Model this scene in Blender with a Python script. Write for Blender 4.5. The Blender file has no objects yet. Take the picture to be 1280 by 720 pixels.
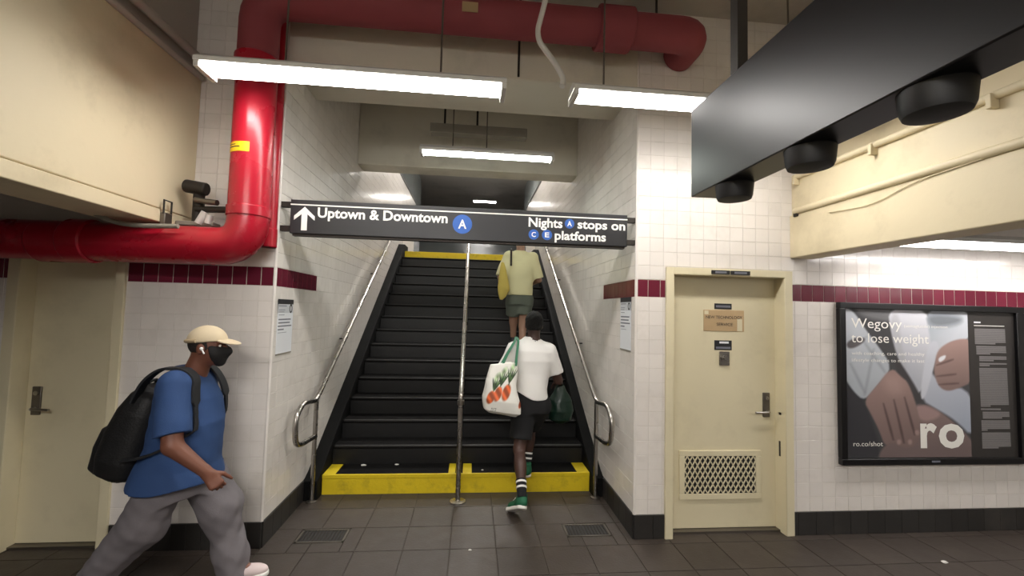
import bpy, bmesh, math, random
import numpy as np
from mathutils import Vector, Matrix
random.seed(7)
SC = bpy.context.scene
COL = SC.collection

# ------------------------------------------------------------------ camera, world, exposure
CAM_POS = (-0.12058, -3.27358, 1.71869)
CAM_R = (0.99525945, -0.09383102, 0.02558059)
CAM_U = (-0.03049557, -0.0513268, 0.9982162)
CAM_F = (0.09235068, 0.9942642, 0.05394492)
cd = bpy.data.cameras.new('camera'); cd.sensor_width = 36; cd.lens = 534.966 / 1280 * 36; cd.clip_start = .05
cam = bpy.data.objects.new('camera', cd); COL.objects.link(cam)
cam.matrix_world = Matrix(((CAM_R[0], CAM_U[0], -CAM_F[0], CAM_POS[0]), (CAM_R[1], CAM_U[1], -CAM_F[1], CAM_POS[1]),
                           (CAM_R[2], CAM_U[2], -CAM_F[2], CAM_POS[2]), (0, 0, 0, 1)))
SC.camera = cam
w = bpy.data.worlds.new('world'); SC.world = w; w.use_nodes = True
w.node_tree.nodes['Background'].inputs[0].default_value = (.75, .8, .85, 1)
w.node_tree.nodes['Background'].inputs[1].default_value = .02
SC.view_settings.view_transform = 'Standard'; SC.view_settings.look = 'None'
SC.view_settings.exposure = 1.48; SC.view_settings.gamma = 1; SC.view_settings.use_curve_mapping = False
LAMP = 13.5          # radiance of the fluorescent lenses
SC.cycles.max_bounces = 8; SC.cycles.diffuse_bounces = 5; SC.cycles.sample_clamp_indirect = 6

# ------------------------------------------------------------------ materials
def srgb(r, g, b):
    f = lambda c: (c / 255 / 12.92) if c / 255 <= .04045 else ((c / 255 + .055) / 1.055) ** 2.4
    return (f(r), f(g), f(b))
def mat(name, rgb, rough=.5, metal=0, var=.12, scale=6, bump=0, bscale=40, rvar=.1, dirt=None, dscale=2.0, damt=.5, coat=0, tvar=0, spec=.5, trans=0, alpha=1, attr=None):
    m = bpy.data.materials.new(name); m.use_nodes = True
    nt = m.node_tree; N = nt.nodes; L = nt.links; b = N['Principled BSDF']
    tc = N.new('ShaderNodeNewGeometry')
    n1 = N.new('ShaderNodeTexNoise'); n1.inputs['Scale'].default_value = scale; n1.inputs['Detail'].default_value = 5
    L.new(tc.outputs['Position'], n1.inputs['Vector'])
    c0 = srgb(*rgb)
    mx = N.new('ShaderNodeMix'); mx.data_type = 'RGBA'
    mx.inputs[6].default_value = (*[c * (1 - var) for c in c0], 1); mx.inputs[7].default_value = (*[min(1, c * (1 + var)) for c in c0], 1)
    L.new(n1.outputs['Fac'], mx.inputs[0])
    col = mx.outputs[2]
    if attr:
        at = N.new('ShaderNodeAttribute'); at.attribute_name = attr
        m2 = N.new('ShaderNodeMix'); m2.data_type = 'RGBA'; m2.blend_type = 'MULTIPLY'; m2.inputs[0].default_value = 1
        mx.inputs[6].default_value = (1 - var,) * 3 + (1,); mx.inputs[7].default_value = (1, 1, 1, 1)
        L.new(mx.outputs[2], m2.inputs[6]); L.new(at.outputs['Color'], m2.inputs[7]); col = m2.outputs[2]
    if dirt:
        n2 = N.new('ShaderNodeTexNoise'); n2.inputs['Scale'].default_value = dscale; n2.inputs['Detail'].default_value = 8; n2.inputs['Roughness'].default_value = .65
        L.new(tc.outputs['Position'], n2.inputs['Vector'])
        rp = N.new('ShaderNodeValToRGB'); rp.color_ramp.elements[0].position = .52; rp.color_ramp.elements[1].position = .75
        rp.color_ramp.elements[1].color = (damt,) * 3 + (1,)
        L.new(n2.outputs['Fac'], rp.inputs[0])
        m3 = N.new('ShaderNodeMix'); m3.data_type = 'RGBA'; L.new(rp.outputs[0], m3.inputs[0]); L.new(col, m3.inputs[6])
        m3.inputs[7].default_value = (*srgb(*dirt), 1); col = m3.outputs[2]
    if tvar:
        oi = N.new('ShaderNodeObjectInfo'); mr = N.new('ShaderNodeMapRange')
        mr.inputs[3].default_value = 1 - tvar; mr.inputs[4].default_value = 1 + tvar * .3
        L.new(oi.outputs['Random'], mr.inputs[0])
        m4 = N.new('ShaderNodeMix'); m4.data_type = 'RGBA'; m4.blend_type = 'MULTIPLY'; m4.inputs[0].default_value = 1
        L.new(col, m4.inputs[6]); L.new(mr.outputs[0], m4.inputs[7]); col = m4.outputs[2]
    L.new(col, b.inputs['Base Color'])
    rr = N.new('ShaderNodeMapRange'); rr.inputs[3].default_value = max(0, rough - rvar); rr.inputs[4].default_value = min(1, rough + rvar)
    L.new(n1.outputs['Fac'], rr.inputs[0]); L.new(rr.outputs[0], b.inputs['Roughness'])
    b.inputs['Metallic'].default_value = metal; b.inputs['Coat Weight'].default_value = coat; b.inputs['Coat Roughness'].default_value = .08
    b.inputs['Specular IOR Level'].default_value = spec; b.inputs['Transmission Weight'].default_value = trans; b.inputs['Alpha'].default_value = alpha
    if bump:
        n3 = N.new('ShaderNodeTexNoise'); n3.inputs['Scale'].default_value = bscale; n3.inputs['Detail'].default_value = 3
        L.new(tc.outputs['Position'], n3.inputs['Vector'])
        bp = N.new('ShaderNodeBump'); bp.inputs['Strength'].default_value = bump; bp.inputs['Distance'].default_value = .01
        L.new(n3.outputs['Fac'], bp.inputs['Height']); L.new(bp.outputs[0], b.inputs['Normal'])
    return m
def emit(name, rgb, s):
    m = bpy.data.materials.new(name); m.use_nodes = True; N = m.node_tree.nodes
    N.remove(N['Principled BSDF']); e = N.new('ShaderNodeEmission'); e.inputs[0].default_value = (*rgb, 1); e.inputs[1].default_value = s
    m.node_tree.links.new(e.outputs[0], N['Material Output'].inputs[0]); return m
M = dict(
    tile=mat('glazed_white_tile', (227, 221, 214), .16, var=.04, scale=3, tvar=.05, rvar=.06, dirt=(168, 158, 142), dscale=3.5, damt=.25),
    grout=mat('tile_grout', (206, 199, 188), .8, bump=.2),
    maroon=mat('glazed_maroon_tile', (104, 32, 50), .2, var=.12, tvar=.25, rvar=.05),
    base=mat('black_base_tile', (46, 44, 42), .4, var=.2, tvar=.2, dirt=(80, 74, 68), damt=.5),
    floor=mat('dark_slate_tile', (60, 52, 46), .5, var=.2, scale=9, tvar=.14, rvar=.15, bump=.15, bscale=60, dirt=(78, 69, 61), dscale=3, damt=.6),
    floorgrout=mat('floor_grout', (70, 62, 55), .8, var=.25),
    slab=mat('worn_floor', (62, 54, 49), .55, var=.18, scale=4, dirt=(80, 70, 64), dscale=1.5),
    ceil=mat('dusty_ceiling_paint', (178, 172, 164), .9, var=.1, scale=2, dirt=(140, 133, 124), dscale=1.2, damt=.7),
    header=mat('pale_header_paint', (214, 208, 192), .8, var=.05, scale=2, dirt=(150, 144, 130), dscale=1.5),
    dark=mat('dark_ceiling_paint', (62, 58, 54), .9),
    cream=mat('cream_beam_paint', (220, 207, 174), .55, var=.05, scale=2.5, bump=.12, bscale=18, dirt=(160, 146, 112), dscale=2.2, damt=.4),
    doorp=mat('cream_door_paint', (216, 206, 174), .5, var=.04, scale=3, dirt=(188, 178, 148), dscale=4, damt=.35),
    red=mat('red_pipe_paint', (168, 22, 42), .28, var=.1, scale=4, rvar=.06, bump=.05, bscale=14),
    redhaze=mat('hazed_red_pipe_paint', (140, 62, 68), .75, var=.1),  # pale haze around the lamps mixed into the overhead pipe's red
    kerb=mat('black_kerb_paint', (9, 9, 9), .75, var=.2, spec=.15),
    grayp=mat('grey_conduit_paint', (140, 134, 122), .6),
    steel=mat('brushed_stainless', (176, 172, 166), .28, metal=1, var=.06, rvar=.08),
    dsteel=mat('dull_steel', (120, 114, 106), .42, metal=.9),
    iron=mat('dark_iron', (52, 47, 42), .6, metal=.5),
    black=mat('black_satin_metal', (11, 11, 13), .31, var=0, spec=.55, rvar=0),
    blackm=mat('black_plastic', (26, 26, 27), .55),
    sign=mat('black_sign_enamel', (36, 36, 38), .42, var=.06),
    white=mat('white_vinyl', (236, 234, 226), .5, var=.02),
    blue=mat('blue_vinyl', (42, 92, 172), .5, var=.04),
    paper=mat('white_paper', (226, 228, 232), .5, var=.02),
    ink=mat('grey_ink', (112, 114, 124), .6, var=.02),
    inkb=mat('black_ink', (40, 40, 44), .5, var=.02),
    yellow=mat('worn_yellow_paint', (214, 188, 22), .6, var=.1, scale=8, bump=.2, bscale=40, dirt=(120, 102, 28), dscale=7, damt=.55),
    yellow2=mat('yellow_sticker', (236, 196, 30), .45, var=.03),
    step=mat('black_stair_tread', (15, 14, 14), .7, var=.25, scale=12, bump=.3, bscale=120, spec=.12, dirt=(26, 24, 23), dscale=6, damt=.5),
    riser=mat('black_stair_riser', (11, 11, 12), .5, var=.2, scale=10),
    nosing=mat('worn_step_nosing', (34, 33, 32), .55, var=.3, scale=14),
    housing=mat('white_lamp_housing', (214, 212, 206), .5, var=.03),
    brass=mat('taped_brass_plate', (196, 168, 128), .35, metal=.35, var=.1),
    lamp=emit('fluorescent_lens', (1.0, .965, .925), LAMP), lamp2=emit('dimmer_fluorescent_lens', (1.0, .95, .93), LAMP * .5), lamp3=emit('bright_fluorescent_lens', (1.0, .965, .925), LAMP * 3.2), lampc=emit('cool_fluorescent_lens', (.93, 1.0, .92), LAMP * .9),
    litter=mat('pale_litter', (214, 210, 204), .7),
    gloss=mat('glossy_grey_tile', (120, 124, 122), .14, var=.1, scale=2),
)

# ------------------------------------------------------------------ mesh builder and object helpers
class MB:
    def __init__(s): s.v = []; s.f = []
    def add(s, vs, fs):
        o = len(s.v); s.v += [tuple(map(float, p)) for p in vs]; s.f += [tuple(i + o for i in f) for f in fs]; return s
    def box(s, x0, x1, y0, y1, z0, z1):
        return s.add([(x0, y0, z0), (x1, y0, z0), (x1, y1, z0), (x0, y1, z0), (x0, y0, z1), (x1, y0, z1), (x1, y1, z1), (x0, y1, z1)],
                     [(0, 3, 2, 1), (4, 5, 6, 7), (0, 1, 5, 4), (1, 2, 6, 5), (2, 3, 7, 6), (3, 0, 4, 7)])
    def prism(s, poly, axis, a, b):
        # polygon in the two other axes (cyclic order), extruded along axis from a to b
        def pt(p, t): return {'x': (t, p[0], p[1]), 'y': (p[0], t, p[1]), 'z': (p[0], p[1], t)}[axis]
        n = len(poly); vs = [pt(p, a) for p in poly] + [pt(p, b) for p in poly]
        fs = [tuple(range(n))[::-1], tuple(range(n, 2 * n))] + [(i, (i + 1) % n, n + (i + 1) % n, n + i) for i in range(n)]
        return s.add(vs, fs)
    def tube(s, path, r, n=12, bend=0, cap=True):
        P = [Vector(p) for p in path]
        if bend:
            Q = [P[0]]
            for i in range(1, len(P) - 1):
                a, b, c = P[i - 1], P[i], P[i + 1]
                d = min(bend, (a - b).length * .49, (c - b).length * .49)
                p0 = b + (a - b).normalized() * d; p2 = b + (c - b).normalized() * d
                for k in range(7):
                    t = k / 6; Q.append(p0 * (1 - t) ** 2 + b * 2 * t * (1 - t) + p2 * t * t)
            Q.append(P[-1]); P = Q
        rs = r if isinstance(r, (list, tuple)) else [r] * len(P)
        T = [(P[min(i + 1, len(P) - 1)] - P[max(i - 1, 0)]).normalized() for i in range(len(P))]
        u = T[0].orthogonal().normalized(); vs = []; fs = []
        for i, p in enumerate(P):
            u = (u - T[i] * u.dot(T[i])).normalized(); w_ = T[i].cross(u)
            for k in range(n):
                a = 2 * math.pi * k / n; vs.append(p + (u * math.cos(a) + w_ * math.sin(a)) * rs[i])
        for i in range(len(P) - 1):
            for k in range(n): fs.append((i * n + k, i * n + (k + 1) % n, (i + 1) * n + (k + 1) % n, (i + 1) * n + k))
        if cap: fs += [tuple(range(n))[::-1], tuple(range((len(P) - 1) * n, len(P) * n))]
        return s.add(vs, fs)
    def ball(s, c, r, n=12, m=8):
        c = Vector(c); rr = r if isinstance(r, (tuple, list)) else (r, r, r); vs = [c + Vector((0, 0, -rr[2]))]; fs = []
        for j in range(1, m):
            a = -math.pi / 2 + math.pi * j / m
            for k in range(n):
                b = 2 * math.pi * k / n; vs.append(c + Vector((rr[0] * math.cos(a) * math.cos(b), rr[1] * math.cos(a) * math.sin(b), rr[2] * math.sin(a))))
        vs.append(c + Vector((0, 0, rr[2]))); e = len(vs) - 1
        for k in range(n):
            fs.append((0, 1 + (k + 1) % n, 1 + k)); fs.append((e, e - n + k, e - n + (k + 1) % n))
            for j in range(m - 2): fs.append((1 + j * n + k, 1 + j * n + (k + 1) % n, 1 + (j + 1) * n + (k + 1) % n, 1 + (j + 1) * n + k))
        return s.add(vs, fs)
    def lathe(s, c, prof, n=20):
        # profile of (radius, z) turned about a vertical axis through c
        vs = []; fs = []
        for r, z in prof:
            for k in range(n):
                a = 2 * math.pi * k / n; vs.append((c[0] + r * math.cos(a), c[1] + r * math.sin(a), c[2] + z))
        for i in range(len(prof) - 1):
            for k in range(n): fs.append((i * n + k, i * n + (k + 1) % n, (i + 1) * n + (k + 1) % n, (i + 1) * n + k))
        fs += [tuple(range(n))[::-1], tuple(range((len(prof) - 1) * n, len(prof) * n))]
        return s.add(vs, fs)

def root_of(o):
    while o.parent: o = o.parent
    return o
def mesh_obj(name, me, material, parent=None, smooth=None, bevel=0, seg=2):
    """me: a mesh whose coordinates are in the world; under a parent they are shifted to its root's base."""
    me.name = name
    o = bpy.data.objects.new(name, me); COL.objects.link(o)
    if material: me.materials.append(material)
    if parent:
        o.parent = parent; off = root_of(parent).location
        if off.length: me.transform(Matrix.Translation(-off))
    if smooth is not None:
        me.shade_smooth()
        if smooth < 180: me.set_sharp_from_angle(angle=math.radians(smooth))
    if bevel:
        b = o.modifiers.new('bevel', 'BEVEL'); b.width = bevel; b.segments = seg; b.limit_method = 'ANGLE'
    return o
def build(mb, name, material, parent=None, smooth=40, bevel=0, seg=2):
    me = bpy.data.meshes.new(name); me.from_pydata(mb.v, [], mb.f); me.update()
    bm = bmesh.new(); bm.from_mesh(me); bmesh.ops.recalc_face_normals(bm, faces=bm.faces); bm.to_mesh(me); bm.free()
    return mesh_obj(name, me, material, parent, smooth, bevel, seg)
def tag(o, label=None, cat=None, group=None, kind=None):
    for k, v in (('label', label), ('category', cat), ('group', group), ('kind', kind)):
        if v: o[k] = v
    return o
def thing(name, label, cat, loc, group=None):
    o = bpy.data.objects.new(name, None); COL.objects.link(o); o.location = loc; o.empty_display_size = .1
    return tag(o, label, cat, group)
def struct(mb, name, material, parent=None, **k):
    o = build(mb, name, material, parent, **k)
    if not parent: o['kind'] = 'structure'
    return o

# text as flat geometry: left x, baseline z, cap height, width on a wall facing -y; or along +-y on side walls
def text(s, parent, x, z, cap, width, material, y=0.0, name='lettering', bold=.0, thick=.0012, label=None):
    cu = bpy.data.curves.new(name, 'FONT'); cu.body = s; cu.size = 1; cu.offset = bold; cu.resolution_u = 3
    ob = bpy.data.objects.new(name, cu); COL.objects.link(ob)
    H = bpy.data.curves.new('h', 'FONT'); H.body = 'H'; hb = bpy.data.objects.new('h', H); COL.objects.link(hb)
    dg = bpy.context.evaluated_depsgraph_get(); dg.update()
    me = bpy.data.meshes.new_from_object(ob.evaluated_get(dg)); hm = bpy.data.meshes.new_from_object(hb.evaluated_get(dg))
    hh = max(v.co.y for v in hm.vertices)
    for o_, c_ in ((ob, cu), (hb, H)): bpy.data.objects.remove(o_); bpy.data.curves.remove(c_)
    xs = [v.co.x for v in me.vertices]; x0, x1 = min(xs), max(xs)
    sx = width / (x1 - x0) if width else cap / hh; sz = cap / hh
    for v in me.vertices: v.co = Vector((x + (v.co.x - x0) * sx, y - thick, z + v.co.y * sz))
    for p in me.polygons: p.use_smooth = False
    # one part per word: cut where the gap between glyphs is as wide as a space
    words = []; bm = bmesh.new(); bm.from_mesh(me); seenv = set(); isl = []
    for v in bm.verts:
        if v in seenv: continue
        st_ = [v]; comp = []; seenv.add(v)
        while st_:
            q = st_.pop(); comp.append(q)
            for e in q.link_edges:
                w_ = e.other_vert(q)
                if w_ not in seenv: seenv.add(w_); st_.append(w_)
        xs = [c.co.x for c in comp]; isl.append((min(xs), max(xs), comp))
    isl.sort(key=lambda t: t[0]); gap = cap * .24; cur = None
    for a, b, comp in isl:
        if cur is None or a - cur[1] > gap: cur = [a, b, []]; words.append(cur)
        cur[1] = max(cur[1], b); cur[2] += comp
    res = []
    for wd in words:
        idx = {v: i for i, v in enumerate(wd[2])}
        m2 = bpy.data.meshes.new(name); m2.from_pydata([tuple(v.co) for v in wd[2]], [], [tuple(idx[v] for v in f.verts) for f in bm.faces if f.verts[0] in idx])
        res.append(mesh_obj(name, m2, material, parent))
    bm.free(); bpy.data.meshes.remove(me)
    return res

# ------------------------------------------------------------------ tiles laid on a plane, each a part of its wall or floor
CP, CR, CU, CF = (np.array(a) for a in (CAM_POS, CAM_R, CAM_U, CAM_F))
def seen(p):
    d = np.array(p) - CP; z = d @ CF
    if z < .15: return 0
    x = 640 + 535 * (d @ CR) / z; y = 360 - 535 * (d @ CU) / z
    return (1 if -60 < x < 1340 and -60 < y < 780 else .02) / z ** 2
_tm = {}
def tile_mesh(wd, ht, th, material, name, bv=.0011):
    k = (round(wd, 4), round(ht, 4), th, material.name)
    if k in _tm: return _tm[k]
    a, b = wd / 2, ht / 2; vs = []
    for (i, z) in ((0, 0), (0, th - bv), (bv, th)):
        vs += [(-a + i, -b + i, z), (a - i, -b + i, z), (a - i, b - i, z), (-a + i, b - i, z)]
    fs = [(8, 9, 10, 11)]
    for r in (0, 4):
        for q in range(4): fs.append((r + q, r + (q + 1) % 4, r + 4 + (q + 1) % 4, r + 4 + q))
    me = bpy.data.meshes.new(name); me.from_pydata(vs, [], fs); me.materials.append(material)
    _tm[k] = me; return me
def subtract(rects, h):
    out = []
    for (a, b, c, d) in rects:
        if h[0] >= b or h[1] <= a or h[2] >= d or h[3] <= c: out.append((a, b, c, d)); continue
        if h[0] > a: out.append((a, h[0], c, d))
        if h[1] < b: out.append((h[1], b, c, d))
        m0, m1 = max(a, h[0]), min(b, h[1])
        if h[2] > c: out.append((m0, m1, c, h[2]))
        if h[3] < d: out.append((m0, m1, h[3], d))
    return out
def lay(parent, name, material, O, U, V, u0, u1, v0, v1, tw, th_, gap=.0026, gapu=None, thick=.004, holes=(), tilt=.0022, limit=300, keep=None, ustart=None, vstart=None, poly=None):
    O, U, V = Vector(O), Vector(U), Vector(V); Nn = U.cross(V)
    R = Matrix((U, V, Nn)).transposed()
    gapu = gap if gapu is None else gapu; rects = []
    us = u0 if ustart is None else ustart; vs = v0 if vstart is None else vstart
    i0 = math.floor((u0 - us) / tw + 1e-6); j0 = math.floor((v0 - vs) / th_ + 1e-6)
    for i in range(i0, int(math.ceil((u1 - us) / tw - 1e-6))):
        for j in range(j0, int(math.ceil((v1 - vs) / th_ - 1e-6))):
            r = [(max(u0, us + i * tw), min(u1, us + (i + 1) * tw), max(v0, vs + j * th_), min(v1, vs + (j + 1) * th_))]
            for h in holes: r = subtract(r, h)
            for q in r:
                if poly and not poly((q[0] + q[1]) / 2, (q[2] + q[3]) / 2): continue
                if q[1] - q[0] > gap * 3 and q[3] - q[2] > gap * 3: rects.append(q)
    rects.sort(key=lambda q: -seen(O + U * (q[0] + q[1]) / 2 + V * (q[2] + q[3]) / 2) * min(q[1] - q[0], q[3] - q[2]))
    rest = MB()
    for n, q in enumerate(rects):
        c = O + U * ((q[0] + q[1]) / 2) + V * ((q[2] + q[3]) / 2)
        me = tile_mesh(q[1] - q[0] - gapu, q[3] - q[2] - gap, thick, material, name)
        rot = R @ Matrix.Rotation(random.gauss(0, tilt), 3, 'X') @ Matrix.Rotation(random.gauss(0, tilt), 3, 'Y')
        if n < limit:
            o = bpy.data.objects.new(name, me); COL.objects.link(o); o.parent = parent
            o.matrix_local = Matrix.Translation(c - root_of(parent).location) @ rot.to_4x4()
        else:
            rest.add([c + rot @ v.co for v in me.vertices], [tuple(p.vertices) for p in me.polygons])
    if rest.v:
        me = bpy.data.meshes.new(name); me.from_pydata(rest.v, [], rest.f)
        tag(mesh_obj(name + '_field', me, material, parent), kind='stuff')
    return len(rects)
# ================================================================== THE SETTING
XL, XR = -1.5557, 1.1665          # faces of the walls beside the stairs
SL, SR = -1.4335, 1.0631          # ends of the steps
Y0, RI, TR = .8674, .178, .28     # first riser, rise, run
NST = 16
BT, BB, ZB = 1.9958, 1.8577, .1804
ZC = 4.2
YTOP = Y0 + (NST - 1) * TR        # last riser
ZTOP = NST * RI
G = .007
GW = .004
# floor
fl = struct(MB().box(-7, 8, -8, Y0, -.15, -G), 'floor', M['floorgrout'])
lay(fl, 'floor_tile', M['floor'], (0, 0, -G - .001), (1, 0, 0), (0, 1, 0), -3.6, 5.2, -1.35, Y0, .333, .333, gap=.006, thick=G + .001, tilt=.001, ustart=-.225 - .333 * 11,
    vstart=.255 - .333 * 5, holes=[(-1.36, -1.0, .05, .25), (.66, 1.02, .05, .25)])
b = MB().box(-7, -3.6, -1.35, 0, -G - .001, 0).box(5.2, 8, -1.35, 0, -G - .001, 0).box(-7, 8, -8, -1.35, -G - .001, 0)
struct(b, 'floor_screed', M['slab'], fl)

# front wall, left of the stairs: door hole x -3.24..-2.62, z..2.06
def wall_front(name, x0, x1, door):
    d0, d1, dz = door
    b = MB().box(x0, d0, 0, .3, 0, ZC).box(d1, x1, 0, .3, 0, ZC).box(d0, d1, 0, .3, dz, ZC)
    return struct(b, name, M['grout'], smooth=None)
T = .1118
LD = (-3.24, -2.62, 2.03); LF = (-3.31, -2.56, 2.1)
wl = wall_front('wall_front_left', -7, XL - .006, LD)
hl = [(LF[0], LF[1], 0, LF[2])]
U, V = (1, 0, 0), (0, 0, 1)
lay(wl, 'wall_tile', M['tile'], (0, .001, 0), U, V, -4.2, XL, ZB, BB, T, T, gapu=.0014, holes=hl, ustart=XL - T * 40, limit=250)
lay(wl, 'band_tile', M['maroon'], (0, .001, 0), U, V, -4.2, XL, BB, BT, .1, .1381, gap=.005, holes=hl, ustart=XL - 4)
lay(wl, 'upper_tile', M['tile'], (0, .001, 0), U, V, -2.6, XL, BT, ZC, T, T, gapu=.0014, holes=hl, ustart=XL - T * 40, limit=200)
lay(wl, 'base_tile', M['base'], (0, 0, 0), U, V, -4.2, XL, 0, ZB, .1, ZB, thick=.012, holes=hl, ustart=XL - 4)
RD = (1.47, 2.412, 2.048); RF = (1.41, 2.476, 2.1)
wr = wall_front('wall_front_right', XR + .006, 8, RD)
hr = [(RF[0], RF[1], 0, RF[2])]
lay(wr, 'wall_tile', M['tile'], (0, .001, 0), U, V, XR, 5.4, ZB, BB, T, T, gapu=.0014, holes=hr + [(2.92, 4.52, .6, 1.82)], ustart=XR, limit=300)
lay(wr, 'band_tile', M['maroon'], (0, .001, 0), U, V, XR, 5.4, BB, BT, .1, .1381, gap=.005, holes=hr, ustart=XR)
lay(wr, 'upper_tile', M['tile'], (0, .001, 0), U, V, XR, 5.4, BT, ZC, T, T, gapu=.0014, holes=hr, ustart=XR, limit=260)
lay(wr, 'base_tile', M['base'], (0, 0, 0), U, V, XR, 5.4, 0, ZB, .15, ZB, thick=.012, holes=hr, ustart=XR)
# walls beside the stairs (parapet at the upper floor)
nz = lambda y: RI + (y - Y0) / TR * RI
def stair_wall(name, x, s):
    ye = 7.2
    b = MB().prism([(.3, 0), (ye, 0), (ye, 4.27), (.3, 4.27)], 'x', x + s * .004, x + s * .28)
    w_ = struct(b, name, M['grout'], smooth=None)
    if s < 0: O, U_, f = (x + s * .003, 0, 0), (0, 1, 0), lambda a, b: (a, b)
    else: O, U_, f = (x + s * .003, 0, 0), (0, -1, 0), lambda a, b: (-b, -a)
    def go(nm, m_, y0, y1, z0, z1, tw, th_, th=GW, lim=300, ok=None, st=None):
        a, b2 = f(y0, y1)
        lay(w_, nm, m_, O, U_, V, a, b2, z0, z1, tw, th_, gap=.002, gapu=.0013, thick=th, limit=lim, ustart=st,
            poly=(None if ok is None else (lambda u, v: ok(u if s < 0 else -u, v))))
    vis = lambda y, z: z > nz(y) - .1
    go('wall_tile', M['tile'], 0, ye, ZB, BB, T, T, ok=vis, lim=230, st=f(0, ye)[0] if s < 0 else -T * 70)
    go('band_tile', M['maroon'], 0, .83, BB, BT, .1, .1381, st=(0 if s < 0 else -1.0))
    go('wall_tile', M['tile'], .83, ye, BB, BT, T, .1381, ok=vis, lim=12)
    go('upper_tile', M['tile'], 0, ye, BT, 4.27, T, T, ok=vis, lim=290, st=f(0, ye)[0] if s < 0 else -T * 70)
    go('base_tile', M['base'], 0, .74, 0, ZB, .15, ZB, th=.014)
    build(MB().box(x - .01 if s > 0 else x - .29, x + .29 if s > 0 else x + .01, .3, ye, 4.27, 4.31), 'parapet_cap', M['dark'], w_)
    build(MB().tube([(x + s * .008, .008, ZB), (x + s * .008, .008, 4.2)], .0135, 10), 'corner_bead', M['tile'], w_)
    return w_
sl = stair_wall('wall_stair_left', XL, -1)
sr = stair_wall('wall_stair_right', XR, 1)
# sloping black kerbs along the steps
def kerb(n, xa, xb):
    p = [(.74, 0), (.74, .17), (Y0 - .02, nz(Y0) + .04), (YTOP, nz(YTOP) + .1), (YTOP + .4, ZTOP + .1), (YTOP + .4, 0)]
    return struct(MB().prism(p, 'x', xa, xb), n, M['kerb'], bevel=.006)
kerb('trim_1', XL - .005, SL); kerb('trim_2', SR, XR + .005)

# staircase: one thing, each step a part
st = thing('staircase', 'wide black staircase with worn dark treads and yellow painted bottom and top risers', 'staircase', ((SL + SR) / 2, Y0, 0))
MX = -.193
for k in range(NST):
    ya, z0, z1 = Y0 + k * TR, k * RI, (k + 1) * RI
    rb = MB().box(SL, SR, ya, ya + (TR if k < NST - 1 else .3) + .02, max(0, z0 - .03), z1 - .03)
    r_ = build(rb, 'step', M['yellow'] if k in (0, NST - 1) else M['riser'], st, bevel=.004)
    if k == 0: r_['label'] = 'bottom step with yellow painted riser'
    if k == NST - 1: r_['label'] = 'top step with yellow painted riser'
    if k < NST - 1:
        build(MB().box(SL, SR, ya - (.008 if k else .0), ya + TR + .01, z1 - .03, z1), 'tread', M['step'], r_, bevel=.004)
        if k == 0:
            for (xa, xb) in ((SL, SL + .11), (MX - .1, MX - .035), (MX + .035, MX + .12), (SR - .12, SR)):
                build(MB().box(xa, xb, ya - .003, ya + TR - .01, z1 - .03, z1 + .003), 'yellow_edge', M['yellow'], r_, bevel=.003)
            build(MB().box(SL, SR, ya - .004, ya + .016, z1 - .034, z1 + .002), 'yellow_edge', M['yellow'], r_, bevel=.003)
        else:
            build(MB().box(SL + .02, SR - .02, ya - .011, ya + .022, z1 - .012, z1 + .002), 'nosing_strip', M['nosing'], r_, bevel=.002)
# upper floor and the space at the top of the stairs
struct(MB().box(SL - .1, SR + .1, YTOP + .3, 16, ZTOP - .3, ZTOP).box(-6, XL - .28, 2.35, 16, ZTOP - .3, ZTOP).box(XR + .28, 6, 2.35, 16, ZTOP - .3, ZTOP), 'floor_upper', M['slab'])
struct(MB().box(-6, 6, 2.3, 16.2, 6.12, 6.4), 'ceiling_upper', M['ceil'])
struct(MB().box(-6.2, 6.2, 16, 16.2, ZTOP, 6.4), 'wall_upper_back', M['gloss'])
struct(MB().box(1.62, 1.85, 5.6, 11.6, ZTOP, 6.12), 'wall_upper_right', M['gloss'])
struct(MB().box(-2.3, -1.96, 5.2, 11.4, ZTOP, 6.12), 'wall_upper_left', M['gloss'])
struct(MB().box(5.8, 6, 2.3, 16, ZTOP, 6.12).box(-6, -5.8, 2.3, 16, ZTOP, 6.12), 'wall_upper_sides', M['gloss'])
# headers over the opening and over the flight
struct(MB().box(XL, XR, 0, .6, 3.55, ZC + .05), 'trim_3', M['header'], bevel=.01)
struct(MB().box(-6, 6, 2.0, 2.3, 4.31, 6.4).box(XL, XR, 2.0, 2.3, 3.46, 4.32), 'trim_4', M['header'], bevel=.01)
struct(MB().box(XL - .28, XR + .28, .55, 2.05, 4.33, 4.5), 'ceiling_stair', M['ceil'])
# concourse ceilings and far sides
struct(MB().box(-2.5, 2.75, -8, .6, ZC, ZC + .2), 'ceiling', M['ceil'])
struct(MB().box(2.66, 8, -8, .3, 2.62, 2.8), 'ceiling_right', M['ceil'])
struct(MB().box(-7, -2.4, -8, .3, 2.75, 2.9), 'ceiling_left', M['dark'])
struct(MB().box(-7.2, -7, -8, .3, -.1, 4.3), 'wall_left', M['tile'])
struct(MB().box(8, 8.2, -8, .3, -.1, 4.3), 'wall_right', M['tile'])
struct(MB().box(-7.2, 8.2, -8.2, -8, -.1, 4.4), 'wall_back', M['tile'])
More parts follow.
